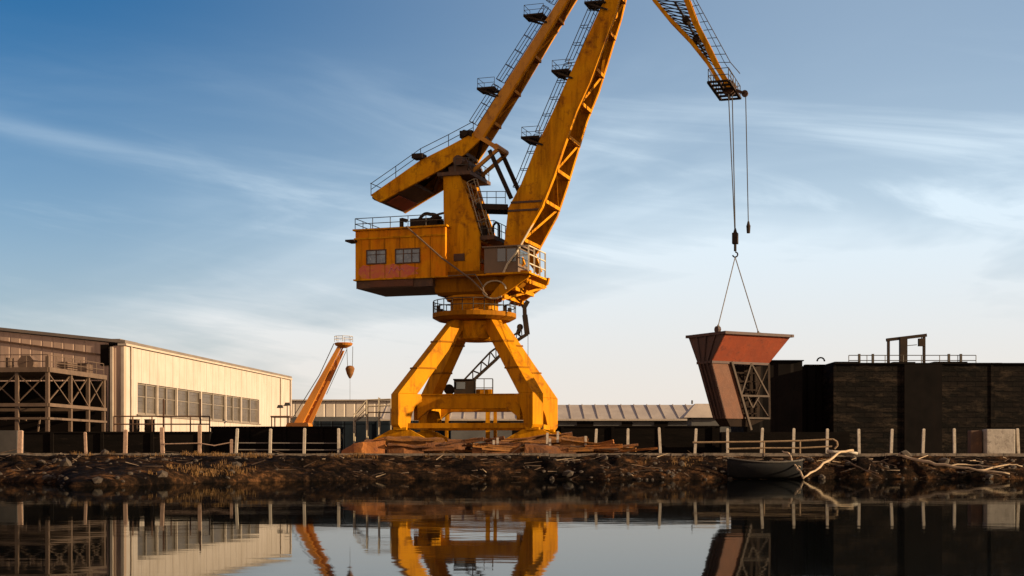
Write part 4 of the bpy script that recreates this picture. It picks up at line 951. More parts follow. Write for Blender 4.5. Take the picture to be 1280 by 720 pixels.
m_ = MB(); c = K(561.5, 487); m_.tube(c - V((0, .4, 0)), c + V((0, .4, 0)), .36, 14); m_.build('winch_drum', DKS, sc_)
m_ = MB(); m_.box(xat(595, SD), xat(616, SD), SD - .8, SD + .8, zd_ + .003, zat(487, SD)); m_.build('engine_housing', YEL, sc_, bevel=.08)
m_ = MB(); railing(m_, [(xat(595, SD), SD - .9, zd_), (xat(616, SD), SD - .9, zd_), (xat(616, SD), SD + .9, zd_)], 1.25, .6, .03); m_.build('railing', RAILM, sc_)
m_ = MB()
lo_ = [K(591, 476), K(620, 449.5), K(638, 431), K(660, 417)]; hi_ = [K(580, 475), K(613, 440), K(634, 425), K(652, 412)]
for y in (-.35, .35):
    o_ = V((0, y, 0))
    for a, b in zip(lo_, lo_[1:]): m_.beam(a + o_, b + o_, .17)
    for a, b in zip(hi_, hi_[1:]): m_.beam(a + o_, b + o_, .08)
    for i in range(3):
        for t in (0, .33, .66): 
            m_.beam(lo_[i].lerp(lo_[i + 1], t) + o_, hi_[i].lerp(hi_[i + 1], t) + o_, .07); m_.beam(lo_[i].lerp(lo_[i + 1], t) + o_, hi_[i].lerp(hi_[i + 1], min(1, t + .33)) + o_, .06)
for i in range(3):
    for t in (0, .5): m_.beam(lo_[i].lerp(lo_[i + 1], t) - V((0, .35, 0)), lo_[i].lerp(lo_[i + 1], t) + V((0, .35, 0)), .1)
m_.build('lattice_boom', DKS, sc_)
m_ = MB(); m_.beam(K(659, 418), K(656, 394), .36, .5); m_.beam(K(656, 395), K(655.5, 380), .28, .4); m_.beam(K(655.5, 384), K(650.5, 376), .18, .3); m_.beam(K(655.5, 384), K(660, 376), .16, .3); m_.beam(K(647, 418), K(650, 409), .3); m_.tube(K(650, 409) - V((0, .2, 0)), K(650, 409) + V((0, .2, 0)), .22, 10)
m_.build('jib_head', DKS, sc_)
m_ = MB(); m_.tube(K(660, 417), K(660, 447), .02, 5); m_.build('hoist_rope', ROPE, sc_)

# ================================================================== far orange crane
FD = 97.0
fc_ = thing('far_crane', 'distant orange crane boom leaning right beside the cream hall', 'crane', (xat(372, FD), FD, LAND))
def G(px, py, y=0): return at(px, py, FD) + V((0, y, 0))
m_ = MB()
m_.hexa([G(366, 533, -.35), G(377, 533, -.35), G(377, 533, .35), G(366, 533, .35), G(423.5, 431, -.22), G(428, 431, -.22), G(428, 431, .22), G(423.5, 431, .22)])
bo_ = m_.build('boom', ORN, fc_)
m_ = MB(); m_.hexa([G(376, 533, .28), G(383, 533, .28), G(383, 533, .34), G(376, 533, .34), G(427, 434, .2), G(429, 434, .2), G(429, 434, .25), G(427, 434, .25)]); m_.build('boom_web', ORN, bo_)
m_ = MB(); m_.hexa([G(381.5, 533, .2), G(387, 533, .2), G(387, 533, .45), G(381.5, 533, .45), G(427.5, 438, .2), G(430, 438, .2), G(430, 438, .4), G(427.5, 438, .4)]); m_.build('boom_rail', ORN, bo_)
m_ = MB()
for t in range(10):
    k = t / 10; m_.beam(G(376 + 50 * k, 528 - 92 * k, .25), G(383 + 45.5 * k, 526 - 86 * k, .3), .1)
m_.build('lattice', ORN, bo_)
m_ = MB(); m_.hexa([G(358, 545, -2), G(390, 545, -2), G(390, 545, 2), G(358, 545, 2), G(363, 529, -1.4), G(388, 529, -1.4), G(388, 529, 1.4), G(363, 529, 1.4)]); m_.build('machine_house', ORN, fc_)
m_ = MB(); m_.box(xat(366, FD), xat(382, FD), FD - 1, FD + 1, LAND, zat(545, FD)); m_.build('pedestal', DKS, fc_)
m_ = MB(); m_.lathe(V((xat(429.5, FD), FD, 0)), [(.2, zat(435, FD)), (.55, zat(432, FD)), (.64, zat(429.5, FD)), (.55, zat(428.5, FD))], 20); hd = m_.build('head_platform', ORN, fc_)
m_ = MB(); cc_ = V((xat(429.5, FD), FD, zat(427.5, FD))); railing(m_, [cc_ + V((math.cos(t * .785), math.sin(t * .785), 0)) * .62 for t in range(8)], .38, .7, .016, close=True); m_.build('railing', CABL, hd)
m_ = MB(); m_.tube(G(433.5, 433), G(434.5, 459), .02, 5); m_.tube(G(441, 433), G(440.5, 459), .02, 5); m_.tube(G(437.5, 472), G(437.5, 500), .012, 5); m_.tube(G(402, 470, -1.1), G(420, 431, -1.1), .03, 5); m_.tube(G(366, 528, -1.1), G(402, 470, -1.1), .03, 5); m_.tube(G(434, 436), G(408, 493), .02, 5); m_.build('hoist_rope', ROPE, fc_)
m_ = MB(); m_.lathe(V((xat(437.5, FD), FD, 0)), [(.06, zat(473, FD)), (.21, zat(468, FD)), (.32, zat(461, FD)), (.24, zat(458, FD)), (.08, zat(457, FD))], 14); m_.build('hook_block', SCR2, fc_)

# ================================================================== far buildings
wd_ = 225.0; wt = thing('brick_warehouse', 'distant pale brown warehouse behind the orange crane', 'building', (xat(420, wd_), wd_, LAND))
MB().box(xat(300, wd_), xat(497, wd_), wd_, wd_ + 30, LAND, zat(501, wd_)).build('wall', WARE, wt)
MB().box(xat(300, wd_) - .3, xat(497, wd_) + .3, wd_ - .5, wd_ + 30, zat(501, wd_), zat(499.5, wd_)).build('roof_edge', SROOF, wt)
m_ = MB(); m_.box(xat(300, wd_), xat(497, wd_), wd_ - .3, wd_ - .003, LAND, zat(521, wd_)); m_.build('base_band', SWALL, wt)
ld_ = 200.0; ls = thing('long_shed', 'long low shed with ribbed grey roof behind the crane and hopper', 'building', (xat(720, ld_), ld_, LAND))
xa, xb = xat(478, ld_), xat(1010, ld_); ez = zat(524.5, ld_); rzz = zat(506, ld_ + 9)
MB().box(xa, xb, ld_ + .6, ld_ + 18, LAND, ez - .05).build('wall', SWALL, ls)
m_ = MB(); m_.prism([(xa - .3, ld_, ez - .15), (xa - .3, ld_, ez + .1), (xa - .3, ld_ + 9, rzz), (xa - .3, ld_ + 18.6, ez), (xa - .3, ld_ + 18.6, ez - .15), (xa - .3, ld_ + 9, rzz - .25)], [(xb, ld_, ez - .15), (xb, ld_, ez + .1), (xb, ld_ + 9, rzz), (xb, ld_ + 18.6, ez), (xb, ld_ + 18.6, ez - .15), (xb, ld_ + 9, rzz - .25)]); lroof = m_.build('roof', SROOF, ls)
m_ = MB(); x = xa
while x < xb:
    m_.beam((x, ld_ + .1, ez + .16), (x, ld_ + 8.9, rzz + .06), .14, .10); x += 1.9
m_.build('roof_ribs', SROOF, lroof)
x = xa + 1.0; i = 0
while x < xb - 3:
    MB().box(x, x + 1.5 + (i % 3) * .4, ld_ + .5, ld_ + .597, ez - 1.2, ez - .3).build('window', DKFILL, ls); x += 4.6 + (i % 2) * 1.7; i += 1
hs_ = 190.0; hsd = thing('roof_hut', 'small higher hipped roof hut rising left of the hopper', 'building', (xat(885, hs_), hs_, LAND))
m_ = MB(); xa2, xb2 = xat(862, hs_), xat(905, hs_); m_.box(xa2 + .3, xb2 - .3, hs_ + .3, hs_ + 5, LAND, zat(522, hs_)); m_.build('wall', SWALL, hsd)
m_ = MB(); m_.loft([[(xa2 - .8, hs_ - .3, zat(522, hs_)), (xb2 + .5, hs_ - .3, zat(522, hs_)), (xb2 + .5, hs_ + 5.5, zat(522, hs_)), (xa2 - .8, hs_ + 5.5, zat(522, hs_))], [(xa2 + 1.0, hs_ + 1.8, zat(504, hs_)), (xb2 - 1.0, hs_ + 1.8, zat(504, hs_)), (xb2 - 1, hs_ + 3.2, zat(504, hs_)), (xa2 + 1, hs_ + 3.2, zat(504, hs_))]]); hrf = m_.build('roof', SROOF, hsd)
m_ = MB(); c = V((xat(868, hs_), hs_ + 2.4, zat(504.2, hs_))); m_.tube(c, c + V((0, 0, .5)), .12, 8); m_.build('chimney', SWALL, hrf)
bt_ = at(880, 538, 120)

# ================================================================== dock wall on the right
DD = 100.0
dk = thing('dock_wall', 'high dark wall with rough stained courses behind the white posts on the right', 'wall', (xat(1170, DD), DD, LAND))
zt2 = zat(455.5, DD)
MB().box(xat(1043, DD), xat(1130, DD), DD, DD + 10, LAND, zt2).build('wall_face', BRK, dk)
MB().box(xat(1130, DD) + .004, xat(1177, DD), DD - .12, DD + 10, LAND, zt2 + .02).build('smooth_panel', DWAL, dk)
MB().box(xat(1177, DD) + .004, xat(1420, DD), DD, DD + 10, LAND, zt2).build('wall_face', BRK, dk)
m_ = MB(); 
for x in (1043.5, 1128.5, 1178.5, 1240): m_.box(xat(x, DD) - .1, xat(x, DD) + .1, DD - .06, DD - .003, LAND, zt2 - .01)
m_.build('pilaster', BRK, dk)
m_ = MB(); x = xat(1043, DD)
while x < xat(1420, DD):
    ln = random.uniform(1.2, 3.2); m_.box(x, x + ln, DD - .15, DD + 10, zt2 + .023, zt2 + .05 + random.uniform(.02, .16)); x += ln
m_.build('coping', DWAL, dk)
cs = thing('black_sheet_pile', 'black corrugated sheet wall stepping back left of the rough dock wall', 'wall', (xat(1020, 103), 103, LAND))
def corr(px0, px1, pyt, d, par, per=.9, dep=.22):
    x0, x1 = xat(px0, d), xat(px1, d); m = MB(); pts = []; x = x0; k = 0
    while x < x1: pts.append((x, d - (dep if k % 4 in (1, 2) else 0))); x += per / 4 * (1.6 if k % 2 else .4) ; k += 1
    pts.append((x1, d)); pts += [(x1, d + 6), (x0, d + 6)]
    m.prism([(a, b, LAND) for a, b in pts], [(a, b, zat(pyt, d)) for a, b in pts]); return m.build('sheet', DWAL, par)
corr(985, 1043, 457.5, 104, cs, 1.3)
m_ = MB(); m_.box(xat(1005, 104), xat(1043, 104), 103.6, 104.2, zat(457.5, 104), zat(456, 104)); c = K(1026, 456, 104); m_.path([c + V((.28 * math.cos(t), 0, .25 + .28 * math.sin(t))) for t in (0, .6, 1.2, 1.8, 2.4, 3.1)], .06); m_.build('capping', DWAL, cs)
cs2 = thing('black_tank', 'flat black steel tank wall directly behind the hopper', 'tank', (xat(980, 101), 101, LAND))
corr(930, 1003, 451.5, 101, cs2, 2.2, .08)
MB().box(xat(929, 101), xat(1004, 101), 100.7, 106, zat(451.5, 101), zat(450.3, 101)).build('lid', DWAL, cs2)
# railing and gantry on top of the dock wall
zc = zt2 + .1
tr_ = thing('walkway_railing', 'thin dark railing along the top of the high dock wall', 'railing', (xat(1140, 103), 103, zc))
m_ = MB(); railing(m_, [(xat(1061, 103), 103, zc), (xat(1220, 103), 103, zc)], .75, 1.35, .03)
for px in (1074, 1091, 1186, 1201): m_.beam((xat(px, 103), 103, zc), (xat(px, 103), 103, zc + .85), .16)
m_.build('railing_frame', RAILM, tr_)
gn = thing('gate_frame', 'black gallows frame with thick post on top of the high dock wall', 'frame', (xat(1131, 104), 104, zc))
for px, t_ in ((1110.5, 424), (1155, 420)): MB().beam((xat(px, 104), 104, zc), (xat(px, 104), 104, zat(t_, 104)), .18).build('upright', DKS, gn)
MB().beam((xat(1129, 104), 104, zc), (xat(1129, 104), 104, zat(421.5, 104)), .52, .4).build('thick_post', DKS, gn)
MB().beam(at(1108, 425, 104) - V((0, .0, 0)), at(1158, 419, 104), .3, .22).build('top_beam', DKS, gn)
m_ = MB(); c = at(1152, 428, 104); m_.obox(c, V((1, 0, 0)), .24, V((0, 1, 0)), .15, V((0, 0, 1)), .28); m_.tube(c + V((0, 0, .28)), c + V((0, 0, .5)), .04); m_.build('lamp', DKS, gn)
MB().beam(at(1134, 432, 104), at(1146, 431, 104), .05).build('tie_bar', RAILM, gn)

# ================================================================== fences, block, rail
FDist = 81.8
fence = thing('white_post_fence', 'row of square whitish concrete posts along the quay right of the crane', 'fence', (xat(1000, FDist), FDist, LAND))
pm = None
def post(px, par, m, top=536, wdt=.15, d=FDist, lean=0):
    x = xat(px, d); z1_ = zat(top, d); h = wdt / 2
    b = MB(); b.loft([[(x - h, d - h, LAND - .1), (x + h, d - h, LAND - .1), (x + h, d + h, LAND - .1), (x - h, d + h, LAND - .1)], [(x - h + lean, d - h, z1_ - .05), (x + h + lean, d - h, z1_ - .05), (x + h + lean, d + h, z1_ - .05), (x - h + lean, d + h, z1_ - .05)], [(x - h * .6 + lean, d - h * .6, z1_), (x + h * .6 + lean, d - h * .6, z1_), (x + h * .6 + lean, d + h * .6, z1_), (x - h * .6 + lean, d + h * .6, z1_)]])
    return b.build('post', m, par)
for px in (744, 784.5, 826, 868, 910, 951, 992, 1033, 1073.5, 1113.5, 1153.5, 1193, 1273): post(px + random.uniform(-.6, .6), fence, POST, 535 + random.uniform(-.8, 1.2), lean=random.uniform(-.08, .08))
m_ = MB()
for z in (552.5,): m_.beam((xat(868, FDist), FDist - .14, zat(z, FDist)), (xat(910, FDist), FDist - .14, zat(z, FDist)), .05)
m_.build('rail', RAILL, fence)
fl_ = thing('quay_post_fence', 'row of whitish posts with two thin rails below the end of the hall', 'fence', (xat(350, FDist), FDist, LAND))
for px in (295, 337.5, 380, 423.5): post(px, fl_, POST, 535 + random.uniform(-.5, 1), lean=random.uniform(-.08, .08))
m_ = MB()
for z in (553.5, 562): m_.beam((xat(290, FDist), FDist + .15, zat(z, FDist)), (xat(425, FDist), FDist + .15, zat(z + .4, FDist)), .055)
m_.build('rail', RAILL, fl_)
f3 = thing('weathered_post_fence', 'row of wide spaced brownish posts along the quay on the far left', 'fence', (xat(130, FDist), FDist, LAND))
for px, t_, wd in ((25, 538, .24), (107.5, 540, .14), (156.5, 537, .2), (203.5, 534, .2), (249.5, 531, .18)): post(px, f3, POSTR, t_, wd, lean=random.uniform(-.06, .06))
m_ = MB(); m_.path([(xat(204, FDist), FDist - .1, zat(555, FDist)), (xat(249, FDist), FDist - .1, zat(554, FDist)), (xat(268, FDist), FDist - .1, zat(557, FDist)), (xat(289, FDist), FDist - .1, zat(553, FDist))], .035); m_.build('rail', POSTR, f3)
post(289.5, f3, POSTR, 549, .16)
cbk = thing('concrete_block', 'pale square concrete block at the quay edge far right', 'block', (xat(1250, FDist), FDist, LAND))
m_ = MB(); m_.box(xat(1231, FDist), xat(1267, FDist), FDist - .3, FDist + .5, LAND - .02, zat(536.5, FDist)); m_.build('block_body', CONC, cbk, bevel=.05)
m_ = MB(); m_.box(xat(1215, FDist), xat(1229.5, FDist), FDist + .2, FDist + .8, LAND - .02, zat(538, FDist)); tag(m_.build('rusty_plate', RSTL, loc=(xat(1222, FDist), FDist, LAND), bevel=.03), 'dull brown upright plate touching the pale concrete block', 'plate')
PIP = mat('pipe_ochre', (.26, .17, .09), (.18, .11, .06), rust=(.1, .06, .04), rust_amt=.4, rough=.75, scale=3)
pr = thing('pipe_rail', 'yellowish looped pipe rail along the quay under the hopper', 'railing', (xat(975, 80.7), 80.7, LAND))
m_ = MB(); d = 80.7
def Z_(px, py): return at(px, py, d)
m_.path([Z_(866, 553), Z_(955, 552), Z_(1000, 551), Z_(1041, 549), Z_(1046, 552), Z_(1047, 557), Z_(1043, 561)], .055)
m_.path([Z_(910, 561), Z_(955, 560), Z_(1000, 560), Z_(1040, 558)], .05)
for px in (955, 1000): m_.tube(Z_(px, 551), V((xat(px, d), d, LAND)), .05)
m_.build('pipe', PIP, pr)

# ================================================================== scrap heap in front of the crane
def scrap(name, label, cat, pts_fn, m, bevel=.0, loc=None):
    b = MB(); pts_fn(b); c = sum(b.v, V((0, 0, 0))) / len(b.v); c.z = min(v.z for v in b.v); o = b.build(name, m, loc=c)
    bm = bmesh.new(); bm.from_mesh(o.data)
    bmesh.ops.subdivide_edges(bm, edges=[e for e in bm.edges if e.calc_length() > .5], cuts=4, use_grid_fill=True)
    for v in bm.verts:
        q = v.co + c; k = V((mnoise.noise(q * 1.1), mnoise.noise(q * 1.1 + V((7, 0, 0))), mnoise.noise(q * 1.3 + V((0, 9, 0))))) * .12 + V((mnoise.noise(q * 4), 0, mnoise.noise(q * 4 + V((3, 3, 3))))) * .05
        v.co += k * min(1, (v.co.z + .25) / .4)
    bm.to_mesh(o.data); bm.free(); return tag(o, label, cat)
def ibeam(b, p, q, w_=.35, h=.4):
    p = V(p); q = V(q); d = (q - p).normalized(); s = d.cross(V((0, 0, 1))).normalized(); u = s.cross(d).normalized(); t = .06
    b.beam(p + u * (h / 2), q + u * (h / 2), w_, t); b.beam(p - u * (h / 2), q - u * (h / 2), w_, t); b.beam(p, q, t, h - t * 1.02)
def wedge(b, px0, px1, pyb, pyt0, pyt1, d, dep, twist=0):
    z0 = zat(pyb, d)
    x0, x1 = xat(px0, d), xat(px1, d); za, zb2 = zat(pyt0, d), zat(pyt1, d); ring0 = [(x0, d, z0), (x0 + .1, d + dep, z0), (x0 + .1, d + dep, za + twist), (x0, d + .2, za)]
    xm = x0 + (x1 - x0) * .45; zm = (za + zb2) / 2 + abs(za - zb2) * .35 + .05
    ring1 = [(xm, d - .25, z0), (xm, d + dep, z0), (xm, d + dep * .8, zm + twist), (xm, d + .1, zm)]
    ring2 = [(x1, d, z0), (x1 - .1, d + dep * .8, z0), (x1 - .1, d + dep * .6, zb2 + twist * .5), (x1, d + .15, zb2)]
    b.loft([ring0, ring1, ring2])
D0 = 80.4
G_ = 'scrap pieces heaped at the foot of the crane'
def sp_(name, label, cat, fn, m, bv=.03): tag(scrap(name, label, cat, fn, m, bv), group=G_)
sp_('scrap_plate', 'bright orange rusted plate at the left tip of the scrap heap', 'scrap', lambda b: wedge(b, 427, 482, 567, 562, 552, D0, 1.0), SCR3)
sp_('scrap_girder', 'short orange girder with square end on the left of the scrap heap', 'scrap', lambda b: (ibeam(b, at(452, 559, 81.4), at(481, 553, 81.4), .4, .42),), SCR3)
sp_('scrap_hull', 'long ochre bent hull plate below the left crane column', 'scrap', lambda b: (wedge(b, 455, 556, 566.5, 553, 549, 82.0, 1.3, .2), b.beam(at(470, 549.5, 81.9), at(552, 549, 81.9), .16, .1)), SCR2)
sp_('scrap_trough', 'brown trough shaped scrap lying in front of the ochre hull plate', 'scrap', lambda b: (wedge(b, 484, 530, 567, 557, 556, D0, .9), b.beam(at(486, 556, D0), at(540, 558.5, D0), .3, .09)), SCR1)
sp_('scrap_tank', 'rounded brown tank end in the middle of the scrap heap', 'scrap', lambda b: (b.tube(at(533, 561, 81.0), at(580, 561.5, 81.4), .33, 16), b.tube(at(531.5, 561, 81.0), at(533, 561, 81.0), .38, 16), b.tube(at(556, 561, 81.2), at(558, 561, 81.2), .37, 16)), SCR1, 0)
sp_('scrap_sheet', 'low crumpled rusty sheet under the centre of the portal', 'scrap', lambda b: (wedge(b, 590, 650, 567, 560, 555, 80.8, 1.0, .1), wedge(b, 600, 640, 566, 556, 552, 81.9, .6, .1)), SCR1)
sp_('scrap_girder', 'brown girder leaning up to the right under the right crane column', 'scrap', lambda b: (ibeam(b, at(624, 555, 82.2), at(716, 546, 82.6), .5, .45),), SCR1)
sp_('scrap_hull', 'broad brown buckled hull plate below the right crane column', 'scrap', lambda b: (wedge(b, 640, 735, 566.5, 556, 549, 81.5, 1.5, .25), b.beam(at(650, 554, 81.4), at(732, 548, 81.4), .14, .14)), SCR2)
sp_('scrap_plate', 'brown plate sloping right across the front of the scrap heap', 'scrap', lambda b: (wedge(b, 655, 720, 567, 557, 561, D0, .9, .1),), SCR1)
sp_('scrap_girder', 'thin tapering rusty girder at the right tip of the scrap heap', 'scrap', lambda b: (ibeam(b, at(700, 553, 80.9), at(772, 562, 80.9), .45, .4), wedge(b, 715, 768, 566.5, 560, 563, 81.1, .6)), SCR2)
sp_('scrap_pipe', 'bent brown pipe across the top of the scrap heap middle', 'scrap', lambda b: b.path([at(560, 553, 81.6), at(590, 549, 82.0), at(610, 551, 82.0), at(632, 548, 81.8)], .1, 8), SCR1, 0)
sp_('scrap_drum', 'battered rusty drum on its side between the scrap plates', 'scrap', lambda b: (b.tube(at(572, 560, 82.6), at(590, 559.5, 82.2), .3, 14), b.tube(at(589, 559.5, 82.22), at(590.5, 559.5, 82.2), .33, 14)), DKS, 0)
srn = random.Random(8)
for k in range(60):
    px = srn.uniform(430, 768); d_ = srn.uniform(80.2, 82.6); a = srn.gauss(0, .5); ln = srn.uniform(.9, 2.8); h_ = LAND + srn.uniform(.1, .85) * (1 - abs(px - 598) / 240); p0 = V((xat(px, d_), d_, h_)); q0 = p0 + V((math.cos(a) * ln, math.sin(a) * ln * .5, srn.gauss(0, .2)))
    b = MB()
    if k % 3 == 0: b.tube(p0, q0, srn.uniform(.05, .09), 8)
    elif k % 3 == 1: b.beam(p0, q0, .12, .02); b.beam(p0 + V((0, .05, -.05)), q0 + V((0, .05, -.05)), .02, .1)
    else: ibeam(b, p0, q0, .14, .16)
    tag(b.build(('scrap_pipe', 'angle_bar', 'small_girder')[k % 3], (SCR1, SCR2, SCR2, RSTL, SCR3, SCR2, SCR1)[k % 7], loc=p0), ('thin rusty pipe lying across the scrap heap', 'short rusty angle bar lying across the scrap heap', 'small rusty girder lying across the scrap heap')[k % 3], 'scrap', ('thin pipes on the scrap heap', 'angle bars on the scrap heap', 'small girders on the scrap heap')[k % 3])
# pale stakes standing in the heap
for k, (px, py, t_, lab) in enumerate(((622, 562, 547, 'pale thin stake standing in the scrap heap under the portal centre'), (617.5, 562, 550, 'short pale stake beside the taller one under the portal centre'), (684, 552, 541, 'pale stake just below the right crane column'), (687.5, 560, 548, 'second pale stake slightly right below the right crane column'), (732, 556, 545, 'pale stake at the right end of the scrap heap'), (697, 550, 539, 'pale stake at the outer right corner of the crane leg'))):
    b = MB(); p0 = at(px, py + 3, 80.9); b.beam(p0, at(px + random.uniform(-.6, .6), t_, 80.9), .13, .1); tag(b.build('stake', POST, loc=p0), lab, 'stake', 'stakes in the scrap heap')

# ================================================================== bank dressing
def surf(x, y): return max(bank_h(x, y), 0.0)
# stones and rubble: nobody could count them
rb = MB(); rnd = random.Random(5)
for k in range(300):
    x = rnd.gauss(rnd.choice((-24, -17, 4, 9, 22)), 4.5); yw = wline(x); y = rnd.uniform(yw - .3, EDGE - .3) if rnd.random() < .75 else rnd.uniform(yw - .3, yw + .8)
    r = rnd.choice((.05, .07, .08, .1, .13, .18)) * rnd.uniform(.7, 1.3)
    if r > .15 and rnd.random() < .35: r *= 1.6
    rb.blob((x, y, surf(x, y) + r * .25), r, k, rnd.uniform(.5, .9))
tag(rb.build('rubble', STONE), 'loose stones strewn over the muddy bank', 'rubble', kind='stuff')
tw_ = MB(); tw2 = MB()
for k in range(380):          # washed-up twigs and reeds
    x = rnd.uniform(-37, 37); yw = wline(x); t = rnd.random(); y = yw + (EDGE - .4 - yw) * t
    a = rnd.gauss(0, .5) + (math.pi if rnd.random() < .5 else 0); ln = rnd.uniform(.25, 1.1); el_ = rnd.gauss(-.08, .3)
    p = V((x, y, surf(x, y) + rnd.uniform(.0, .16))); d = V((math.cos(a) * math.cos(el_), math.sin(a) * math.cos(el_) * .6, math.sin(el_)))
    (tw_ if rnd.random() < .18 else tw2).tube(p, p + d * ln, rnd.uniform(.012, .035), 4, .008)
tag(tw_.build('reed_litter', WOOD), 'pale dry twigs and reeds washed up on the bank', 'litter', kind='stuff')
tag(tw2.build('twig_litter', WOODD), 'dark wet twigs washed up on the bank', 'litter', kind='stuff')
gs_ = MB()
def tuft(x, y, z, h, n_):
    for _ in range(n_):
        a = rnd.uniform(0, 6.28); le_ = rnd.uniform(.3, 1) * h; lean = rnd.uniform(.1, .9); o = V((x + rnd.gauss(0, .12), y + rnd.gauss(0, .12), z - .03))
        d = V((math.cos(a), math.sin(a), 0)); s = V((-d.y, d.x, 0)) * rnd.uniform(.007, .014)
        m1 = o + d * le_ * lean * .35 + V((0, 0, le_ * .7)); t1 = o + d * le_ * lean + V((0, 0, le_ * (1 - .35 * lean)))
        b = len(gs_.v); gs_.v += [o - s, o + s, m1 + s * .8, m1 - s * .8, t1]; gs_.f += [[b, b + 1, b + 2, b + 3], [b + 3, b + 2, b + 4]]
for cx_, cy_, sd_, n_ in ((-16.6, 77.8, .55, 34), (-15.6, 76.8, .8, 30), (-14.3, 78.2, .5, 26), (-17.8, 78.6, .5, 18), (-20.5, 76, 1.0, 18), (-24, 78.4, .9, 16), (-9.0, 78.2, .8, 14), (-2, 78.8, 2, 10), (9.5, 77.6, .9, 16), (18, 78.4, .9, 10), (22.5, 78.5, 1.2, 12)):
    for _ in range(n_):
        x = rnd.gauss(cx_, sd_); y = min(EDGE, rnd.gauss(cy_, sd_ * .8))
        if y > wline(x) + .3: tuft(x, y, surf(x, y), rnd.uniform(.12, .42), 14)
for _ in range(70):          # a golden clump on the front of the bank
    px = rnd.gauss(262, 26); y = 58.0
    while bank_h(xat(px, y), y) < .25 and y < 79: y += .2
    y += rnd.uniform(0, 2.2); x = xat(px, y); tuft(x, y, surf(x, y), rnd.uniform(.15, .45), 14)
tag(gs_.build('dry_grass', GRASS), 'golden dry grass growing on the bank below the left fence', 'grass', kind='stuff')

def branch(name, label, paths, m, cat='driftwood'):
    b = MB()
    for pts, r0, r1 in paths:
        pts = [V(p) for p in pts]; n_ = len(pts) - 1
        # finer, slightly wandering line
        fine_ = []
        for i in range(n_):
            for k in range(4): fine_.append(pts[i].lerp(pts[i + 1], k / 4) + V((rnd.gauss(0, .025), 0, rnd.gauss(0, .025))))
        fine_.append(pts[-1]); L_ = len(fine_) - 1; rings = []
        for i, p in enumerate(fine_):
            d = (fine_[min(i + 1, L_)] - fine_[max(i - 1, 0)]).normalized(); a = d.cross(V((0, 1, .2))).normalized(); e = a.cross(d); r = (r0 + (r1 - r0) * i / L_) * rnd.uniform(.85, 1.15)
            rings.append([p + (a * math.cos(t * math.pi / 4) + e * math.sin(t * math.pi / 4)) * r for t in range(8)])
        b.loft(rings)
    c = b.v[0].copy(); return tag(b.build(name, m, loc=c, smooth=True), label, cat)
branch('forked_branch', 'pale forked branch dipping into the water below the hopper', [([at(986, 567, 77.5), at(992, 580, 76), at(999, 588, 75.3), at(1004, 598, 74.6)], .05, .055), ([at(1004, 598, 74.6), at(1024, 584, 76), at(1047, 566, 78), at(1066, 563, 79.2)], .05, .075), ([at(986, 567, 77.5), at(978, 564, 78)], .07, .03), ([at(992, 580, 76), at(1001, 584, 76.0)], .05, .02)], WOOD)
branch('fallen_trunk', 'long pale fallen trunk lying along the right bank', [([at(1124, 568, 79.0), at(1143, 575, 78.2), at(1180, 582, 77.2), at(1220, 588, 76.4), at(1262, 592.5, 75.8)], .10, .05), ([at(1180, 582, 77.2), at(1215, 581, 77.4), at(1245, 584, 76.8)], .05, .02), ([at(1220, 588, 76.4), at(1262, 581, 77.4), at(1278, 583, 77.4)], .05, .03), ([at(1143, 575, 78.2), at(1160, 569, 78.8)], .04, .015)], WOOD)
branch('plank', 'pale plank lying on the quay edge right of the forked branch', [([at(1035, 563.5, 79.4), at(1072, 567, 79.3)], .1, .08)], POST, 'plank')
branch('dead_branch', 'dark tangled branch on the bank between forked branch and fallen trunk', [([at(1055, 575, 78.3), at(1075, 585, 77), at(1098, 592, 76.2)], .05, .03), ([at(1068, 580, 77.5), at(1100, 577, 78), at(1120, 583, 77)], .04, .02), ([at(1080, 587, 76.8), at(1102, 598, 75.6)], .03, .02), ([at(1085, 589, 76.8), at(1090, 574, 78.2)], .03, .015)], WOODD)
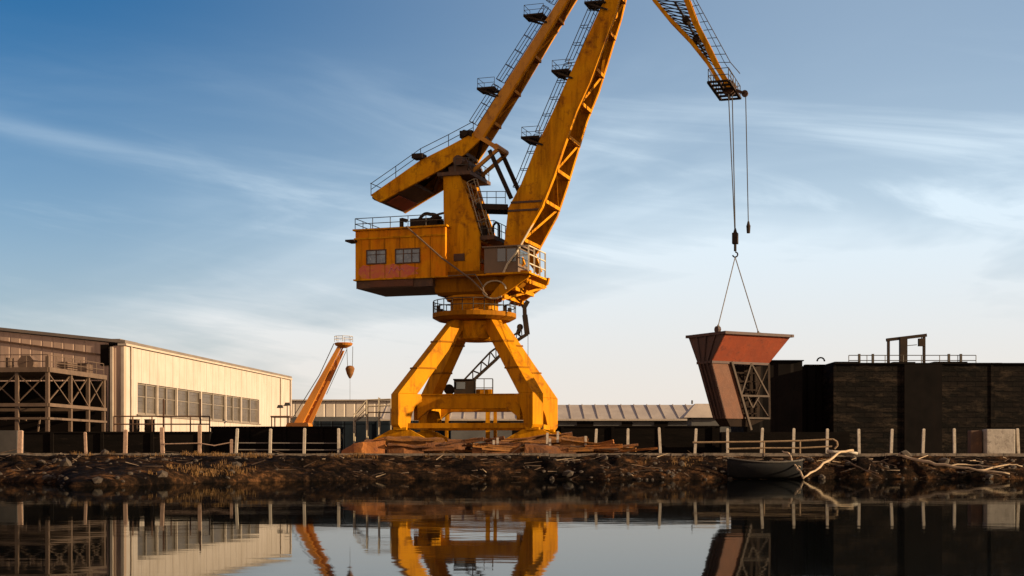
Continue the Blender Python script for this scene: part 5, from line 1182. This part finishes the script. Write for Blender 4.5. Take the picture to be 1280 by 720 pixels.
for px0, px1, py, d, lab in ((292, 420, 595.2, 73.0, 'pale pole floating at the water edge below the hall end'), (538, 640, 597.4, 76.0, 'pale pole floating at the water edge under the crane'), (647, 706, 597.0, 76.4, 'short pale pole floating right of the crane centre')):
    yv = F * (CAMZ - .02) / (py - HZ); yv = min(yv, 100)
    x0, x1 = xat(px0, yv), xat(px1, yv)
    b = MB(); n_ = 14; pp = [V((x0 + (x1 - x0) * i / n_, yv + .15 * math.sin(i * .9 + px0), .03 + .012 * math.sin(i * 2.1))) for i in range(n_ + 1)]
    for a, c in zip(pp, pp[1:]): b.tube(a, c, .045, 6)
    tag(b.build('floating_pole', WOOD, loc=pp[0]), lab, 'pole', 'poles floating along the bank')
BOATM = mat('boat_dark', (.012, .0125, .014), (.017, .016, .016), rust=(.03, .025, .02), rust_amt=.34, rough=.9, scale=1.6, spec=.05, grime=(.012, .010, .009))
BOATR = mat('boat_rim', (.10, .085, .07), (.06, .05, .042), rough=.9, scale=3)
bd = 76.3; bx0, bx1 = xat(910, bd), xat(1003, bd); zk = .02
boat = thing('rowing_boat', 'derelict dark rowing boat grounded at the waterline below the hopper', 'boat', ((bx0 + bx1) / 2, bd, 0))
rings, rimL, rimR = [], [], []
for i in range(15):
    t = i / 14; x = bx0 + (bx1 - bx0) * t; w_ = .72 * max(.05, math.sin(math.pi * (.10 + .86 * t)) ** .6) if t < .97 else .06
    zg = .98 + .16 * (2 * t - 1) ** 2 - .10 * t; zb_ = zk + .22 * max(0, (t - .75) / .25) ** 2 + .10 * max(0, (.12 - t) / .12)
    sec = [(-w_, zg), (-w_ * .93, zg - .34), (-w_ * .62, zb_ + .12), (0, zb_), (w_ * .62, zb_ + .12), (w_ * .93, zg - .34), (w_, zg), (w_ * .86, zg - .02), (w_ * .5, zb_ + .22), (0, zb_ + .12), (-w_ * .5, zb_ + .22), (-w_ * .86, zg - .02)]
    rings.append([V((x, bd + a * .98, z)) for a, z in sec]); rimL.append(V((x, bd - w_ * .98, zg))); rimR.append(V((x, bd + w_ * .98, zg)))
hb2 = MB(); hb2.loft(rings); hb2.build('hull', BOATM, boat, smooth=True)
gb = MB()
for rm in (rimL, rimR): gb.path(rm, .045, 6)
gb.build('gunwale', BOATR, boat)
for t in (4, 9): MB().box(rimL[t].x - .12, rimL[t].x + .12, rimL[t].y + .06, rimR[t].y - .06, .66, .70).build('thwart', BOATR, boat)
